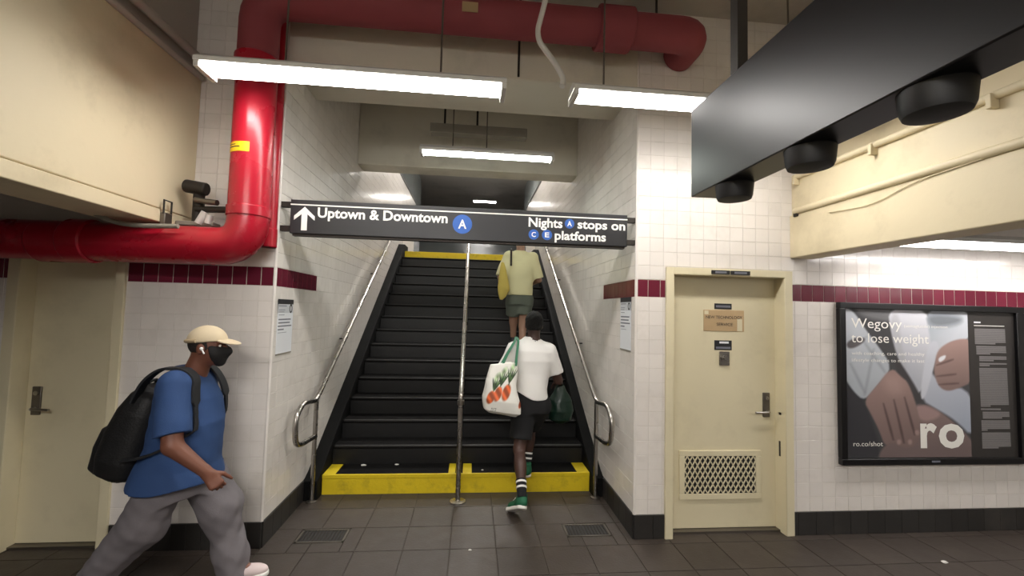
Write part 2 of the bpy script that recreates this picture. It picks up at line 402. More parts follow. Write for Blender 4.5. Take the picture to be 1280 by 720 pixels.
# cream beams along the concourse ceiling
lb = struct(MB().box(-2.44, -2.15, -8, -.002, 2.325, 3.40), 'trim_5', M['cream'], bevel=.008)
build(MB().box(-2.46, -2.142, -8, -.002, 2.235, 2.32), 'beam_flange', M['cream'], lb, bevel=.006)
build(MB().box(-2.44, -2.2, -8, -.002, 3.40, ZC), 'beam_top', M['ceil'], lb)
build(MB().tube([(-2.135, -8, 3.36), (-2.135, -.03, 3.36)], .022, 10), 'edge_rail', M['ceil'], lb)
build(MB().tube([(-2.12, -8, 3.47), (-2.12, -.03, 3.47)], .03, 10), 'edge_rail', M['ceil'], lb)
rbm = struct(MB().box(2.47, 2.68, -8, -.002, 2.21, 2.56), 'trim_6', M['cream'], bevel=.008)
build(MB().box(2.49, 2.68, -8, -.002, 2.56, 2.855), 'beam_web', M['cream'], rbm, bevel=.006)
build(MB().box(2.55, 2.68, -8, -.002, 2.855, ZC), 'beam_top', M['cream'], rbm, bevel=.006)
build(MB().tube([(2.468, -8, 2.585), (2.468, -.07, 2.585)], .026, 12), 'edge_rail', M['cream'], rbm)
build(MB().tube([(2.478, -8, 2.868), (2.478, -.05, 2.868)], .024, 12), 'edge_rail', M['cream'], rbm)
for y in (-.08, -.75, -1.4, -2.1):
    build(MB().box(2.44, 2.5, y - .012, y + .012, 2.80, 2.875), 'rail_clip', M['cream'], rbm, bevel=.003)
build(MB().box(2.455, 2.5, -.1, -.06, 2.54, 2.6), 'rail_clip', M['iron'], rbm, bevel=.003)
build(MB().tube([(2.462, -.4, 2.50), (2.462, -.75, 2.47), (2.462, -1.0, 2.545), (2.462, -1.35, 2.56)], .0035, 8, bend=.2), 'loose_cable', M['cream'], rbm)

# ---------------------------------------------------------------- doors
def door(n, D, F, hinge):
    x0, x1, zt = D
    d = struct(MB().box(x0 + .004, x1 - .004, .1, .145, .018, zt - .004), n, M['doorp'], bevel=.003)
    fb = MB()
    for s, xa, xb in ((0, F[0], x0), (1, x1, F[1])):
        fb.box(xa, xb, -.022, .0, 0, F[2])                      # face of the jamb
    fb.box(x0 - .001, x1 + .001, -.022, .0, zt, F[2])
    fb.box(x0, x0 + .004, -.02, .16, 0, zt).box(x1 - .004, x1, -.02, .16, 0, zt).box(x0, x1, -.02, .16, zt - .004, zt)
    fb.box(x0, x0 + .02, .146, .17, 0, zt).box(x1 - .02, x1, .146, .17, 0, zt)
    build(fb, 'door_frame', M['doorp'], d, bevel=.003)
    build(MB().box(x0, x1, .05, .2, 0, .016), 'threshold', M['dsteel'], d)
    return d
dl = door('door_1', LD, LF, 0)
dr = door('door_2', RD, RF, 1)
def lever(d, x, z, s):
    build(MB().box(x - .03, x + .03, .088, .1, z - .10, z + .10), 'lock_plate', M['dsteel'], d, bevel=.004)
    build(MB().tube([(x, .1, z - .05), (x, .045, z - .05), (x + s * .125, .045, z - .055)], .0095, 10, bend=.02), 'lever_handle', M['steel'], d)
    build(MB().tube([(x, .1, z + .055), (x, .08, z + .055)], .016, 14), 'lock_cylinder', M['steel'], d)
lever(dl, -3.165, 1.0, 1)
lever(dr, 2.325, 1.0, -1)
# louvre grille at the foot of the right door: frame, dark opening, and a woven lozenge mesh of bars
gx0, gx1, gz0, gz1 = 1.578, 2.275, .245, .632
build(MB().box(gx0, gx1, .088, .1, gz0, gz0 + .045).box(gx0, gx1, .088, .1, gz1 - .045, gz1).box(gx0, gx0 + .045, .088, .1, gz0 + .0452, gz1 - .0452).box(gx1 - .045, gx1, .088, .1, gz0 + .0452, gz1 - .0452), 'grille_frame', M['doorp'], dr, bevel=.003)
build(MB().box(gx0 + .04, gx1 - .04, .096, .1, gz0 + .04, gz1 - .04), 'grille_opening', M['blackm'], dr)
ax0, ax1, az0, az1 = gx0 + .045, gx1 - .045, gz0 + .045, gz1 - .045
pw, ph = .0405, .0595
gb = MB()
def bar(p, q, r=.0042):
    p, q = Vector(p), Vector(q); d = (q - p).normalized(); n = Vector((-d.z, 0, d.x)) * r
    vs = [p + n, p - n, q - n, q + n]; gb.add([(a.x, .0885, a.z) for a in vs] + [(a.x, .095, a.z) for a in vs], [(0, 1, 2, 3), (7, 6, 5, 4), (0, 4, 5, 1), (1, 5, 6, 2), (2, 6, 7, 3), (3, 7, 4, 0)])
nx, nzz = int((ax1 - ax0) / pw), int((az1 - az0) / ph)
pw = (ax1 - ax0) / nx; ph = (az1 - az0) / nzz
for i in range(nx):
    for j in range(nzz):
        x, z = ax0 + i * pw, az0 + j * ph
        bar((x, 0, z + ph / 2), (x + pw / 2, 0, z)); bar((x + pw / 2, 0, z), (x + pw, 0, z + ph / 2))
        bar((x, 0, z + ph / 2), (x + pw / 2, 0, z + ph)); bar((x + pw / 2, 0, z + ph), (x + pw, 0, z + ph / 2))
tag(build(gb, 'grille_mesh', M['doorp'], dr), kind='stuff')
# plates on the right door
def plate(nm, m_, x0, x1, z0, z1, y=.1, t=.004): return build(MB().box(x0, x1, y - t, y, z0, z1), nm, m_, dr, bevel=.0015)
p1 = plate('name_plate', M['blackm'], 1.878, 2.028, 1.779, 1.826)
build(MB().box(1.89, 2.016, .0945, .096, 1.793, 1.811), 'worn_lettering', M['ink'], p1)
p2 = plate('brass_plate', M['brass'], 1.784, 2.136, 1.597, 1.772)
text('NEW TECHNOLOGY', p2, 1.803, 1.70, .024, .315, M['inkb'], y=.096)
text('SERVICE', p2, 1.895, 1.642, .024, .14, M['inkb'], y=.096)
build(MB().box(2.075, 2.118, .0945, .0962, 1.60, 1.70).box(1.79, 1.825, .0945, .0962, 1.735, 1.765), 'torn_tape', M['doorp'], p2)
p3 = plate('lock_label', M['blackm'], 1.878, 2.028, 1.443, 1.522)
build(MB().box(1.92, 2.0, .0945, .096, 1.497, 1.513), 'worn_lettering', M['paper'], p3)
build(MB().box(1.89, 2.016, .0945, .096, 1.452, 1.470), 'worn_lettering', M['ink'], p3)
p4 = plate('lock_escutcheon', M['steel'], 1.918, 2.006, 1.318, 1.432, t=.008)
build(MB().tube([(1.962, .092, 1.38), (1.962, .06, 1.38)], .021, 16), 'lock_cylinder', M['steel'], p4)
for xa, xb in ((1.78, 1.935), (1.942, 2.107)):
    q = build(MB().box(xa, xb, -.03, -.022, 2.056, 2.088), 'frame_plate', M['blackm'], dr, bevel=.002)
    build(MB().box(xa + .03, xb - .03, -.0312, -.03, 2.064, 2.08), 'worn_lettering', M['ink'], q)
build(MB().box(2.408, 2.412, .03, .06, .93, .95).box(2.404, 2.4085, .04, .055, .60, .72), 'paint_chips', M['iron'], dr)
# ================================================================== THINGS
# fluorescent fixtures: a housing with lips, a bright lens, end caps and hanger rods
def fixture(label, x0, x1, y, z, wd, top, rods, group=None, lamp='lamp', up=False):
    t = thing('fluorescent_light', label, 'ceiling light', ((x0 + x1) / 2, y, z), group)
    h = wd / 2; z = z - .0; zl = z + .03
    sec = [(y - h - .012, zl), (y - h, zl), (y - h, zl + .012), (y + h, zl + .012), (y + h, zl), (y + h + .012, zl), (y + h + .012, zl + .025), (y + h * .45, zl + .065), (y - h * .45, zl + .065), (y - h - .012, zl + .025)]
    build(MB().prism(sec, 'x', x0, x1), 'housing', M['housing'], t, smooth=None)
    lens = [(y - (h - .004) * math.cos(a), zl + .008 - .038 * math.sin(a)) for a in np.linspace(0, math.pi, 9)]
    build(MB().prism(lens, 'x', x0 + .03, x1 - .03), 'lens', M[lamp], t, smooth=None)
    if up: build(MB().prism([(y - h * .4, zl + .066), (y + h * .4, zl + .066), (y + h * .3, zl + .09), (y - h * .3, zl + .09)], 'x', x0 + .03, x1 - .03), 'added_up_lens', M[lamp], t, smooth=None)  # added glowing lens that throws light up onto the ceiling
    for xa, xb in ((x0, x0 + .03), (x1 - .03, x1)):
        build(MB().box(xa, xb, y - h - .006, y + h + .006, z - .003, zl + .004), 'end_cap', M['housing'], t, bevel=.004)
    for x in rods: build(MB().tube([(x, y, zl + .06), (x, y, top)], .006, 8), 'hanger_rod', M['dsteel'], t)
    return t
fixture('long bright fluorescent light left of centre, in front of the red pipe', -1.70, .045, -.725, 3.035, .17, ZC, (-1.25, -.35))
fixture('bright fluorescent light whose right end goes behind the black display box', .455, 2.2, -.725, 3.035, .17, ZC, (.66, 1.9))
fixture('fluorescent light hanging over the lower part of the staircase', -.68, .67, 1.0, 3.26, .12, 4.33, (-.36, -.02), lamp='lampc')
fixture('fluorescent light beyond the right cream beam, under the low ceiling', 2.95, 4.95, -.44, 2.27, .22, 2.62, (3.6, 4.6), lamp='lamp2')
fixture('small distant fluorescent light at the far end of the upper floor', -.2, .72, 13.4, 5.96, .22, 6.12, (.0, .45))
fixture('fluorescent light on the ceiling behind the viewer, left of the black display box', -2.0, -.4, -4.4, 3.02, .17, ZC, (-1.7, -.7), lamp='lamp3')
fixture('fluorescent light on the ceiling behind the viewer, beside the black display box', -.9, .6, -5.3, 3.02, .17, ZC, (-.6, .3), lamp='lamp3')
fixture('fluorescent light under the low right ceiling, nearest the right cream beam', 3.3, 4.9, -3.0, 2.3, .2, 2.62, (3.6, 4.6))
fixture('fluorescent light under the low right ceiling, farthest from the cream beam', 5.5, 7.1, -3.0, 2.3, .2, 2.62, (5.8, 6.8))
for y, nm in ((4.6, 'just past the header'), (9.0, 'midway along it')):
    fixture('added unseen fill light on the upper floor ceiling, ' + nm, -.6, 1.0, y, 5.80, .22, 6.12, (-.2, .6), lamp='lamp3', up=True)  # added lights, hidden by the header, to brighten the upper floor
# dark tray hung over the stair light
t = thing('cable_tray', 'dark cable tray on two rods above the staircase light', 'cable tray', (-.2, 1.3, 3.62))
build(MB().box(-.62, .42, 1.24, 1.36, 3.60, 3.70), 'tray', M['grayp'], t, bevel=.004)
for x in (-.47, -.12): build(MB().tube([(x, 1.3, 3.69), (x, 1.3, 4.33)], .011, 8), 'hanger_rod', M['iron'], t)
# pale flexible conduit coming down to the right light
t = build(MB().tube([(.31, -.75, ZC), (.30, -.74, 3.75), (.235, -.72, 3.47), (.245, -.72, 3.40), (.37, -.72, 3.24), (.40, -.75, 3.15), (.385, -.78, 3.09)], .017, 10, bend=.06), 'flexible_conduit', M['housing'])
tag(t, 'pale flexible conduit dropping from the ceiling to the right light', 'conduit')
t = build(MB().tube([(.19, -.02, 3.56), (.19, -.02, ZC)], .009, 8), 'conduit', M['iron'])
tag(t, 'thin dark conduit running up the pale header above the stairs', 'conduit')

# ---- overhead direction sign
t = thing('direction_sign', 'long black overhead sign with white lettering and an up arrow across the stairs', 'sign', (-.19, .03, 2.25))
sg = build(MB().box(-1.478, 1.092, 0, .07, 2.252, 2.505), 'sign_panel', M['sign'], t, bevel=.004)
build(MB().box(-1.478, 1.092, -.002, 0, 2.463, 2.472), 'white_stripe', M['white'], sg)
build(MB().box(-1.46, 1.075, .01, .06, 2.236, 2.252), 'bottom_rail', M['iron'], t)
for x0, x1 in ((XL + .002, -1.478), (1.092, XR - .002)):
    for z in (2.27, 2.45): build(MB().box(x0, x1, .015, .055, z, z + .04), 'bracket', M['iron'], t)
ar = [(-1.3755, 2.453), (-1.302, 2.383), (-1.302, 2.352), (-1.355, 2.398), (-1.355, 2.276), (-1.396, 2.276), (-1.396, 2.398), (-1.449, 2.352), (-1.449, 2.383)]
build(MB().prism(ar, 'y', -.002, 0), 'arrow', M['white'], sg, smooth=None)
text('Uptown & Downtown', sg, -1.282, 2.379, .071, .958, M['white'], bold=.026, thick=.002)
text('Nights', sg, .300, 2.380, .069, .268, M['white'], bold=.026, thick=.002)
text('stops on', sg, .688, 2.382, .066, .386, M['white'], bold=.026, thick=.002)
text('platforms', sg, .508, 2.287, .066, .41, M['white'], bold=.026, thick=.002)
def disc(x, z, r, ch, cap):
    pts = [(x + r * math.cos(2 * math.pi * k / 32), z + r * math.sin(2 * math.pi * k / 32)) for k in range(32)]
    d = build(MB().prism(pts, 'y', -.002, 0), 'blue_disc', M['blue'], sg, smooth=None)
    w_ = cap * .95
    text(ch, d, x - w_ / 2, z - cap / 2, cap, w_, M['white'], y=-.002, bold=.02, thick=.001)
disc(-.211, 2.374, .074, 'A', .066)
disc(.624, 2.415, .038, 'A', .038); disc(.342, 2.318, .040, 'C', .036); disc(.447, 2.319, .040, 'E', .036)

# ---- framed advertisement on the right wall
px0, px1, pz0, pz1 = 2.868, 4.567, .553, 1.862
t = thing('poster_frame', 'black framed wall advertisement with a photograph of hands, right of the cream door', 'poster', ((px0 + px1) / 2, -.02, pz0))
build(MB().box(px0, px1, -.05, -.006, pz0, pz0 + .05).box(px0, px1, -.05, -.006, pz1 - .05, pz1).box(px0, px0 + .05, -.05, -.006, pz0 + .0502, pz1 - .0502).box(px1 - .075, px1, -.05, -.006, pz0 + .0502, pz1 - .0502), 'frame', M['black'], t, bevel=.004)
build(MB().box(px0 + .04, px1 - .04, -.024, -.008, pz0 + .04, pz1 - .04), 'backing', mat('dark_poster_panel', (52, 49, 47), .35, var=.03), t)
# the printed photograph: colours per point of a fine flat sheet
def soft_poly(U_, V_, pts, soft):
    pts = np.array(pts, float); d = np.full(U_.shape, 1e9); inside = np.zeros(U_.shape, bool); n = len(pts)
    for i in range(n):
        a, b_ = pts[i], pts[(i + 1) % n]; e = b_ - a; wx, wy = U_ - a[0], V_ - a[1]
        tt = np.clip((wx * e[0] + wy * e[1]) / (e @ e + 1e-12), 0, 1)
        d = np.minimum(d, np.hypot(wx - e[0] * tt, wy - e[1] * tt))
        c = (a[1] > V_) != (b_[1] > V_)
        inside ^= c & (U_ < (b_[0] - a[0]) * (V_ - a[1]) / (b_[1] - a[1] + 1e-12) + a[0])
    return np.clip(.5 + np.where(inside, d, -d) / soft, 0, 1)
def smooth_poly(pts, it=2):
    p = np.array(pts, float)
    for _ in range(it):
        q = np.roll(p, -1, 0); p = np.stack([.75 * p + .25 * q, .25 * p + .75 * q], 1).reshape(-1, 2)
    return p
nu, nv = 240, 252
uu, vv = np.meshgrid(np.linspace(70, 585, nu), np.linspace(78, 668, nv))
img = np.zeros((nv, nu, 3)); img[:] = (58, 58, 60)
def fill(pts, c, soft=8, c2=None, gdir=None, it=2, op=1):
    m_ = soft_poly(uu, vv, smooth_poly(pts, it), soft)[..., None] * op
    col = np.array(c, float) * np.ones_like(img)
    if c2 is not None:
        a, b_ = np.array(gdir[0]), np.array(gdir[1]); e = b_ - a
        g = np.clip(((uu - a[0]) * e[0] + (vv - a[1]) * e[1]) / (e @ e), 0, 1)[..., None]; col = col * (1 - g) + np.array(c2) * g
    img[:] = img * (1 - m_) + col * m_
fill([(110, 60), (420, 60), (420, 130), (260, 130), (140, 110)], (96, 96, 98), 20)
fill([(60, 300), (150, 440), (230, 700), (60, 700)], (48, 48, 52), 14)
fill([(400, 300), (470, 380), (600, 400), (600, 600), (520, 520), (430, 470), (380, 440)], (172, 177, 190), 12, (150, 160, 178), ((420, 330), (580, 560)))
fill([(250, 70), (420, 70), (440, 200), (425, 300), (372, 432), (335, 380), (290, 280), (262, 170)], (204, 205, 212), 8, (165, 168, 178), ((400, 110), (300, 330)))
fill([(262, 95), (300, 95), (300, 200), (330, 330), (300, 300), (266, 200)], (160, 160, 166), 14, op=.6)
fill([(405, 60), (600, 60), (600, 200), (500, 200), (440, 290), (425, 200)], (150, 160, 170), 10, (192, 198, 206), ((420, 110), (520, 190)))
fill([(410, 90), (560, 95), (560, 130), (430, 150)], (92, 98, 104), 26, op=.8)
fill([(415, 200), (470, 205), (430, 330), (395, 440), (372, 432)], (190, 194, 204), 8)
fill([(268, 260), (300, 290), (385, 430), (375, 460), (330, 430), (290, 350)], (54, 52, 54), 10)
fill([(60, 70), (110, 86), (150, 150), (200, 215), (268, 312), (205, 380), (150, 448), (105, 410), (60, 340)], (186, 192, 200), 8, (160, 168, 176), ((100, 120), (160, 430)))
for a, b_ in (((85, 225), (160, 190)), ((150, 210), (235, 330)), ((95, 300), (150, 410)), ((190, 240), (150, 420))):
    fill([(a[0] - 4, a[1]), (a[0] + 4, a[1] - 3), (b_[0] + 5, b_[1]), (b_[0] - 5, b_[1] + 4)], (118, 122, 130), 14, it=1, op=.6)
fill([(80, 212), (130, 190), (165, 200), (120, 235), (84, 240)], (84, 80, 82), 8)
fill([(200, 700), (205, 640), (260, 600), (340, 570), (370, 470), (400, 455), (480, 500), (560, 570), (600, 620), (600, 700)], (122, 98, 94), 10, (104, 86, 84), ((420, 480), (420, 640)))
fill([(352, 455), (420, 470), (470, 500), (400, 530), (362, 510)], (150, 118, 114), 14)
HAND = [(145, 445), (200, 385), (262, 308), (300, 350), (330, 370), (372, 500), (372, 585), (345, 628), (300, 632), (262, 605), (228, 628), (205, 560), (170, 490)]
fill(HAND, (146, 114, 106), 8, (112, 90, 86), ((230, 360), (280, 620)))
fill([(225, 345), (300, 350), (310, 420), (240, 420)], (166, 132, 122), 40, op=.7)
for a, b_ in (((225, 455), (262, 600)), ((268, 440), (305, 612)), ((312, 430), (350, 580))):
    fill([(a[0] - 3, a[1]), (a[0] + 3, a[1]), (b_[0] + 6, b_[1]), (b_[0] - 5, b_[1])], (72, 56, 54), 9, it=1, op=.9)
for x, y in ((285, 612), (330, 612), (360, 575)): fill([(x - 9, y - 14), (x + 9, y - 14), (x + 8, y + 6), (x - 8, y + 6)], (162, 130, 124), 8, op=.7)
fill([(440, 300), (452, 240), (500, 205), (560, 188), (600, 195), (600, 365), (545, 390), (490, 407), (452, 385), (436, 330)], (158, 122, 112), 8, (120, 94, 88), ((480, 220), (520, 400)))
for a, b_ in (((448, 300), (520, 275)), ((446, 345), (530, 335)), ((455, 378), (540, 372))):
    fill([(a[0], a[1] - 3), (b_[0], b_[1] - 4), (b_[0], b_[1] + 4), (a[0], a[1] + 3)], (86, 64, 60), 8, it=1, op=.9)
fill([(455, 270), (490, 255), (485, 275), (460, 290)], (222, 222, 226), 6)
lum = img.mean(-1, keepdims=True); img = 255 * np.clip((img * .85 + lum * .15) / 255, 0, 1) ** .86
ix0, ix1, iz0, iz1 = px0 + .05, 4.052, pz0 + .055, pz1 - .05
X_, Z_ = np.meshgrid(np.linspace(ix0, ix1, nu), np.linspace(iz1, iz0, nv))
vs = np.stack([X_, np.full_like(X_, -.0255), Z_], -1).reshape(-1, 3)
ii = np.arange(nu * nv).reshape(nv, nu)
fs = np.stack([ii[1:, :-1], ii[1:, 1:], ii[:-1, 1:], ii[:-1, :-1]], -1).reshape(-1, 4)
def paint(me, cols):
    a = me.color_attributes.new('Col', 'FLOAT_COLOR', 'POINT')
    c = np.asarray(cols, float) / 255; c = np.where(c <= .04045, c / 12.92, ((c + .055) / 1.055) ** 2.4)
    a.data.foreach_set('color', np.concatenate([c, np.ones((len(c), 1))], 1).astype(np.float32).ravel())
me = bpy.data.meshes.new('print'); me.from_pydata(vs.tolist(), [], fs.tolist()); paint(me, img.reshape(-1, 3))
pp = mesh_obj('printed_photograph', me, mat('poster_print', (255, 255, 255), .22, attr='Col', var=.03, rvar=.04), t)
wv = M['white']; ty = -.0256
text('Wegovy', pp, 2.985, 1.655, .078, .455, wv, y=ty)
text('(semaglutide) injection', pp, 3.46, 1.668, .022, .40, wv, y=ty)
text('to lose weight', pp, 2.983, 1.536, .076, .70, wv, y=ty)
text('with coaching, care and healthy', pp, 2.984, 1.435, .026, .657, wv, y=ty)
text('lifestyle changes to make it last', pp, 2.984, 1.379, .026, .655, wv, y=ty)
text('r', pp, 3.585, .694, .262, .15, wv, y=ty, bold=.035)
text('o', pp, 3.752, .692, .262, .235, wv, y=ty, bold=.03)
text('ro.co/shot', pp, 2.986, .699, .037, .26, wv, y=ty)
sd = build(MB().box(4.112, 4.40, -.0255, -.0248, 1.694, 1.70), 'small_print_rule', M['white'], t)
build(MB().box(4.112, 4.175, -.0255, -.0248, 1.718, 1.731), 'small_print_heading', M['paper'], t)
ptxt = mat('grey_small_print', (122, 119, 118), .5, var=.2, scale=260)
rr = random.Random(3); z = 1.672; mb = MB()
for (n, ind) in ((9, 0), (5, .01), (3, .035), (2, .035), (22, .03), (1, .03), (4, .045), (6, .03), (9, .03)):
    for q in range(n):
        xe = 4.405 + .018 * (1.67 - z) if q < n - 1 else 4.40 - rr.uniform(.05, .22)
        mb.box(4.115 + ind + .01 * (1.67 - z), xe, -.0252, -.0246, z - .0125, z); z -= .0148
    z -= .012
tag(build(mb, 'small_print', ptxt, t, smooth=None), kind='stuff')
build(MB().box(3.655, 3.73, -.0515, -.05, .574, .588), 'frame_maker_plate', M['ink'], t)

# ---- service notices on the walls beside the stairs
def notice(label, x, s, ya, yb, za, zb):
    t = thing('service_notice', label, 'notice', (x, (ya + yb) / 2, za))
    e = x - s * .0025
    q = lambda d: sorted((e, e - s * d))
    build(MB().box(*q(.003), ya, yb, za, zb), 'sheet', M['paper'], t)
    h = zb - za; wd = yb - ya
    def blk(nm, m_, a, b, c, d, th=.004):
        lo, hi = (ya + a * wd, ya + b * wd) if s < 0 else (yb - b * wd, yb - a * wd)
        build(MB().box(*q(th), lo, hi, zb - d * h, zb - c * h), nm, m_, t, smooth=None)
    blk('black_header', M['inkb'], 0, 1, 0, .09)
    blk('grey_panel', mat('notice_grey', (196, 198, 202), .5, var=.02), 0, 1, .09, .25, .0036)
    pts = []
    R0, R1 = .10, .062; yc = ya + (.83 if s < 0 else .17) * wd; zc = zb - .17 * h
    mb = MB()
    for k in range(20):
        a, b_ = 2 * math.pi * k / 20, 2 * math.pi * (k + 1) / 20
        vs = [(yc + r_ * wd * math.cos(g), zc + r_ * wd * 1.3 * math.sin(g)) for r_, g in ((R0, a), (R0, b_), (R1, b_), (R1, a))]
        mb.prism(vs, 'x', *q(.0045))
    build(mb, 'round_mark', M['inkb'], t, smooth=None)
    for (a, b_, c, d) in ((.05, .55, .115, .13), (.05, .45, .19, .2), (.05, .4, .225, .235), (.06, .42, .28, .29), (.06, .86, .355, .378), (.06, .8, .415, .438), (.04, .92, .475, .498), (.04, .42, .535, .558), (.06, .6, .6, .607)):
        blk('printed_line', M['ink'], a, b_, c, d)
    blk('bottom_strip', M['grayp'], 0, 1, .975, 1)
    return t
notice('white paper service notice with black header on the left side wall by the stairs', XL, -1, .055, .325, 1.345, 1.765)
notice('white paper service notice with black header on the right side wall, beside the door pier', XR, 1, .085, .33, 1.415, 1.858)

# ---- handrails
def side_rail(label, x, s):
    t = thing('handrail', label, 'handrail', (x, .72, 0))
    zl = lambda y: .892 + (y - .74) * RI / TR
    path = [(x, .745, .565), (x, .45, .585), (x, .30, .62), (x, .275, .84), (x, .42, .925), (x, .70, .885), (x, .78, zl(.78)), (x, YTOP, zl(YTOP)), (x, YTOP + .5, zl(YTOP) + .05)]
    build(MB().tube(path, .021, 14, bend=.13), 'rail', M['steel'], t, smooth=60)
    build(MB().tube([(x, .73, 0), (x, .73, .90)], .019, 12), 'post', M['steel'], t)
    build(MB().lathe((x, .73, 0), [(.045, 0), (.045, .008), (.02, .014)], 16), 'base_flange', M['dsteel'], t)
    for y in (1.6, 2.9, 4.2):
        wx = XL if s < 0 else XR
        build(MB().tube([(x, y, zl(y) - .02), (x, y, zl(y) - .07), (wx - s * .004, y, zl(y) - .07)], .008, 8, bend=.03), 'wall_bracket', M['iron'], t)
    return t
side_rail('stainless steel handrail with a looped lower end along the left stair wall', XL + .085, -1)
side_rail('stainless steel handrail with a looped lower end along the right stair wall', XR - .085, 1)
t = thing('handrail', 'stainless steel centre handrail dividing the staircase', 'handrail', (MX, .685, 0))
build(MB().tube([(MX, .685, 0), (MX, .685, .88)], .0225, 14), 'post', M['steel'], t)
build(MB().lathe((MX, .685, 0), [(.07, 0), (.07, .01), (.03, .016)], 18), 'base_flange', M['steel'], t)
build(MB().tube([(MX, .685, .86), (MX, .685, .90)], .032, 14), 'collar', M['dsteel'], t)
zc_ = lambda y: .955 + (y - .72) * .785
build(MB().tube([(MX, .685, .88), (MX, .685, .935), (MX, .76, zc_(.78)), (MX, 3.02, 2.76)], .0215, 14, bend=.05), 'rail', M['steel'], t, smooth=60)
for k in (3, 7): build(MB().tube([(MX, Y0 + k * TR + .12, (k + 1) * RI), (MX, Y0 + k * TR + .12, zc_(Y0 + k * TR + .12) - .01)], .016, 10), 'post', M['steel'], t)

# ---- red pipes
t = thing('sprinkler_pipe', 'wide red pipe rising beside the stairs, running left under the beam and across the ceiling', 'pipe', (-1.68, -.2, 1.98))
py, pxx, pz, pr = -.27, -1.632, 2.10, .126
build(MB().tube([(-6.9, py, pz), (pxx, py, pz), (pxx, py, 3.36)], pr, 28, bend=.19), 'pipe_run', M['red'], t, smooth=60)
build(MB().tube([(pxx, py, 3.36), (pxx, py, 3.835), (1.50, py, 3.835), (1.50, -.012, 3.835)], pr, 28, bend=.19), 'overhead_run', M['redhaze'], t, smooth=60)
build(MB().tube([(pxx, py, 3.30), (pxx, py, 3.40)], pr + .014, 28), 'coupling', M['red'], t, bevel=.008)
build(MB().tube([(.74, py, 3.835), (1.0, py, 3.835)], pr + .03, 24), 'coupling', M['redhaze'], t, bevel=.012)
build(MB().box(-.25, -.14, py - pr - .005, py - pr, 3.78, 3.85), 'pipe_label', M['brass'], t)
for x in (-1.2, .1, 1.2): build(MB().tube([(x, py, 3.935), (x, py, ZC)], .009, 8), 'hanger_rod', M['iron'], t)
build(MB().tube([(-2.70, py, pz), (-2.56, py, pz)], pr + .016, 24), 'coupling', M['red'], t, bevel=.01)
build(MB().tube([(-2.88, py, pz - .008), (-2.62, py, pz - .008)], pr + .008, 24), 'coupling', M['red'], t, bevel=.01)
build(MB().tube([(pxx, py, pz + .2), (pxx, py, pz + .27)], pr + .007, 28), 'coupling', M['red'], t, bevel=.006)
def wrap(nm, m_, par, a0, a1, n, z0, z1, r):
    sk = MB()
    for k in range(n):
        a = math.radians(a0 + (a1 - a0) * k / (n - 1)); c, s_ = math.cos(a), math.sin(a)
        sk.v += [(pxx + r * c, py + r * s_, z0), (pxx + r * c, py + r * s_, z1)]
        if k: sk.f.append((2 * k - 2, 2 * k, 2 * k + 1, 2 * k - 1))
    return build(sk, nm, m_, par)
so = wrap('yellow_sticker', M['yellow2'], t, -150, -72, 10, 2.712, 2.777, pr + .0015)
wrap('sticker_lettering', M['inkb'], so, -142, -112, 5, 2.755, 2.761, pr + .0022); wrap('sticker_lettering', M['inkb'], so, -142, -98, 6, 2.739, 2.746, pr + .0022)
t = thing('riser_pipe', 'slim red pipe standing behind the wide red one at the wall corner', 'pipe', (-1.59, -.062, 2.1))
build(MB().tube([(-1.592, -.062, 2.13), (-1.592, -.062, ZC)], .05, 20), 'pipe_run', M['red'], t, smooth=60)
build(MB().tube([(-1.592, -.062, 2.13), (-1.592, -.062, 2.27)], .055, 20), 'coupling', M['red'], t, bevel=.008)

# ---- valve assembly and conduit beside the red pipe
t = thing('valve_assembly', 'grey valve assembly between the left cream beam and the red pipe', 'valve', (-2.0, -.16, 2.25))
build(MB().tube([(-2.02, -.16, 2.27), (-2.02, -.16, 2.50)], .035, 14), 'valve_body', M['iron'], t)
build(MB().tube([(-2.02, -.18, 2.36), (-1.742, -.22, 2.36)], .022, 12), 'branch_pipe', M['iron'], t)
build(MB().tube([(-2.10, -.18, 2.52), (-1.96, -.18, 2.50)], .045, 14), 'valve_bonnet', M['iron'], t, bevel=.008)
build(MB().tube([(-2.02, -.2, 2.42), (-1.86, -.23, 2.40)], .02, 10), 'valve_stem', M['dsteel'], t)
build(MB().tube([(-1.99, -.2, 2.26), (-1.95, -.2, 2.34)], .024, 10).tube([(-1.93, -.2, 2.26), (-1.92, -.2, 2.32)], .022, 10), 'fittings', M['housing'], t)
build(MB().box(-2.14, -1.90, -.2, -.1, 2.245, 2.275), 'support_plate', M['grayp'], t, bevel=.006)
t = build(MB().tube([(-2.62, -.60, 2.45), (-2.52, -.52, 2.32), (-2.36, -.44, 2.205), (-2.2, -.42, 2.19), (-1.98, -.41, 2.20)], .015, 10, bend=.09), 'bent_conduit', M['grayp'])
tag(t, 'thin grey conduit bending out from under the left beam to the valve', 'conduit')
t = thing('beam_clamp', 'small metal clamp on the lower edge of the left beam', 'clamp', (-2.13, -.3, 2.24))
build(MB().box(-2.142, -2.11, -.34, -.27, 2.22, 2.30), 'clamp_body', M['dsteel'], t, bevel=.005)
build(MB().tube([(-2.12, -.34, 2.29), (-2.12, -.34, 2.38), (-2.12, -.27, 2.38), (-2.12, -.27, 2.29)], .006, 8), 'clamp_bolt', M['iron'], t)

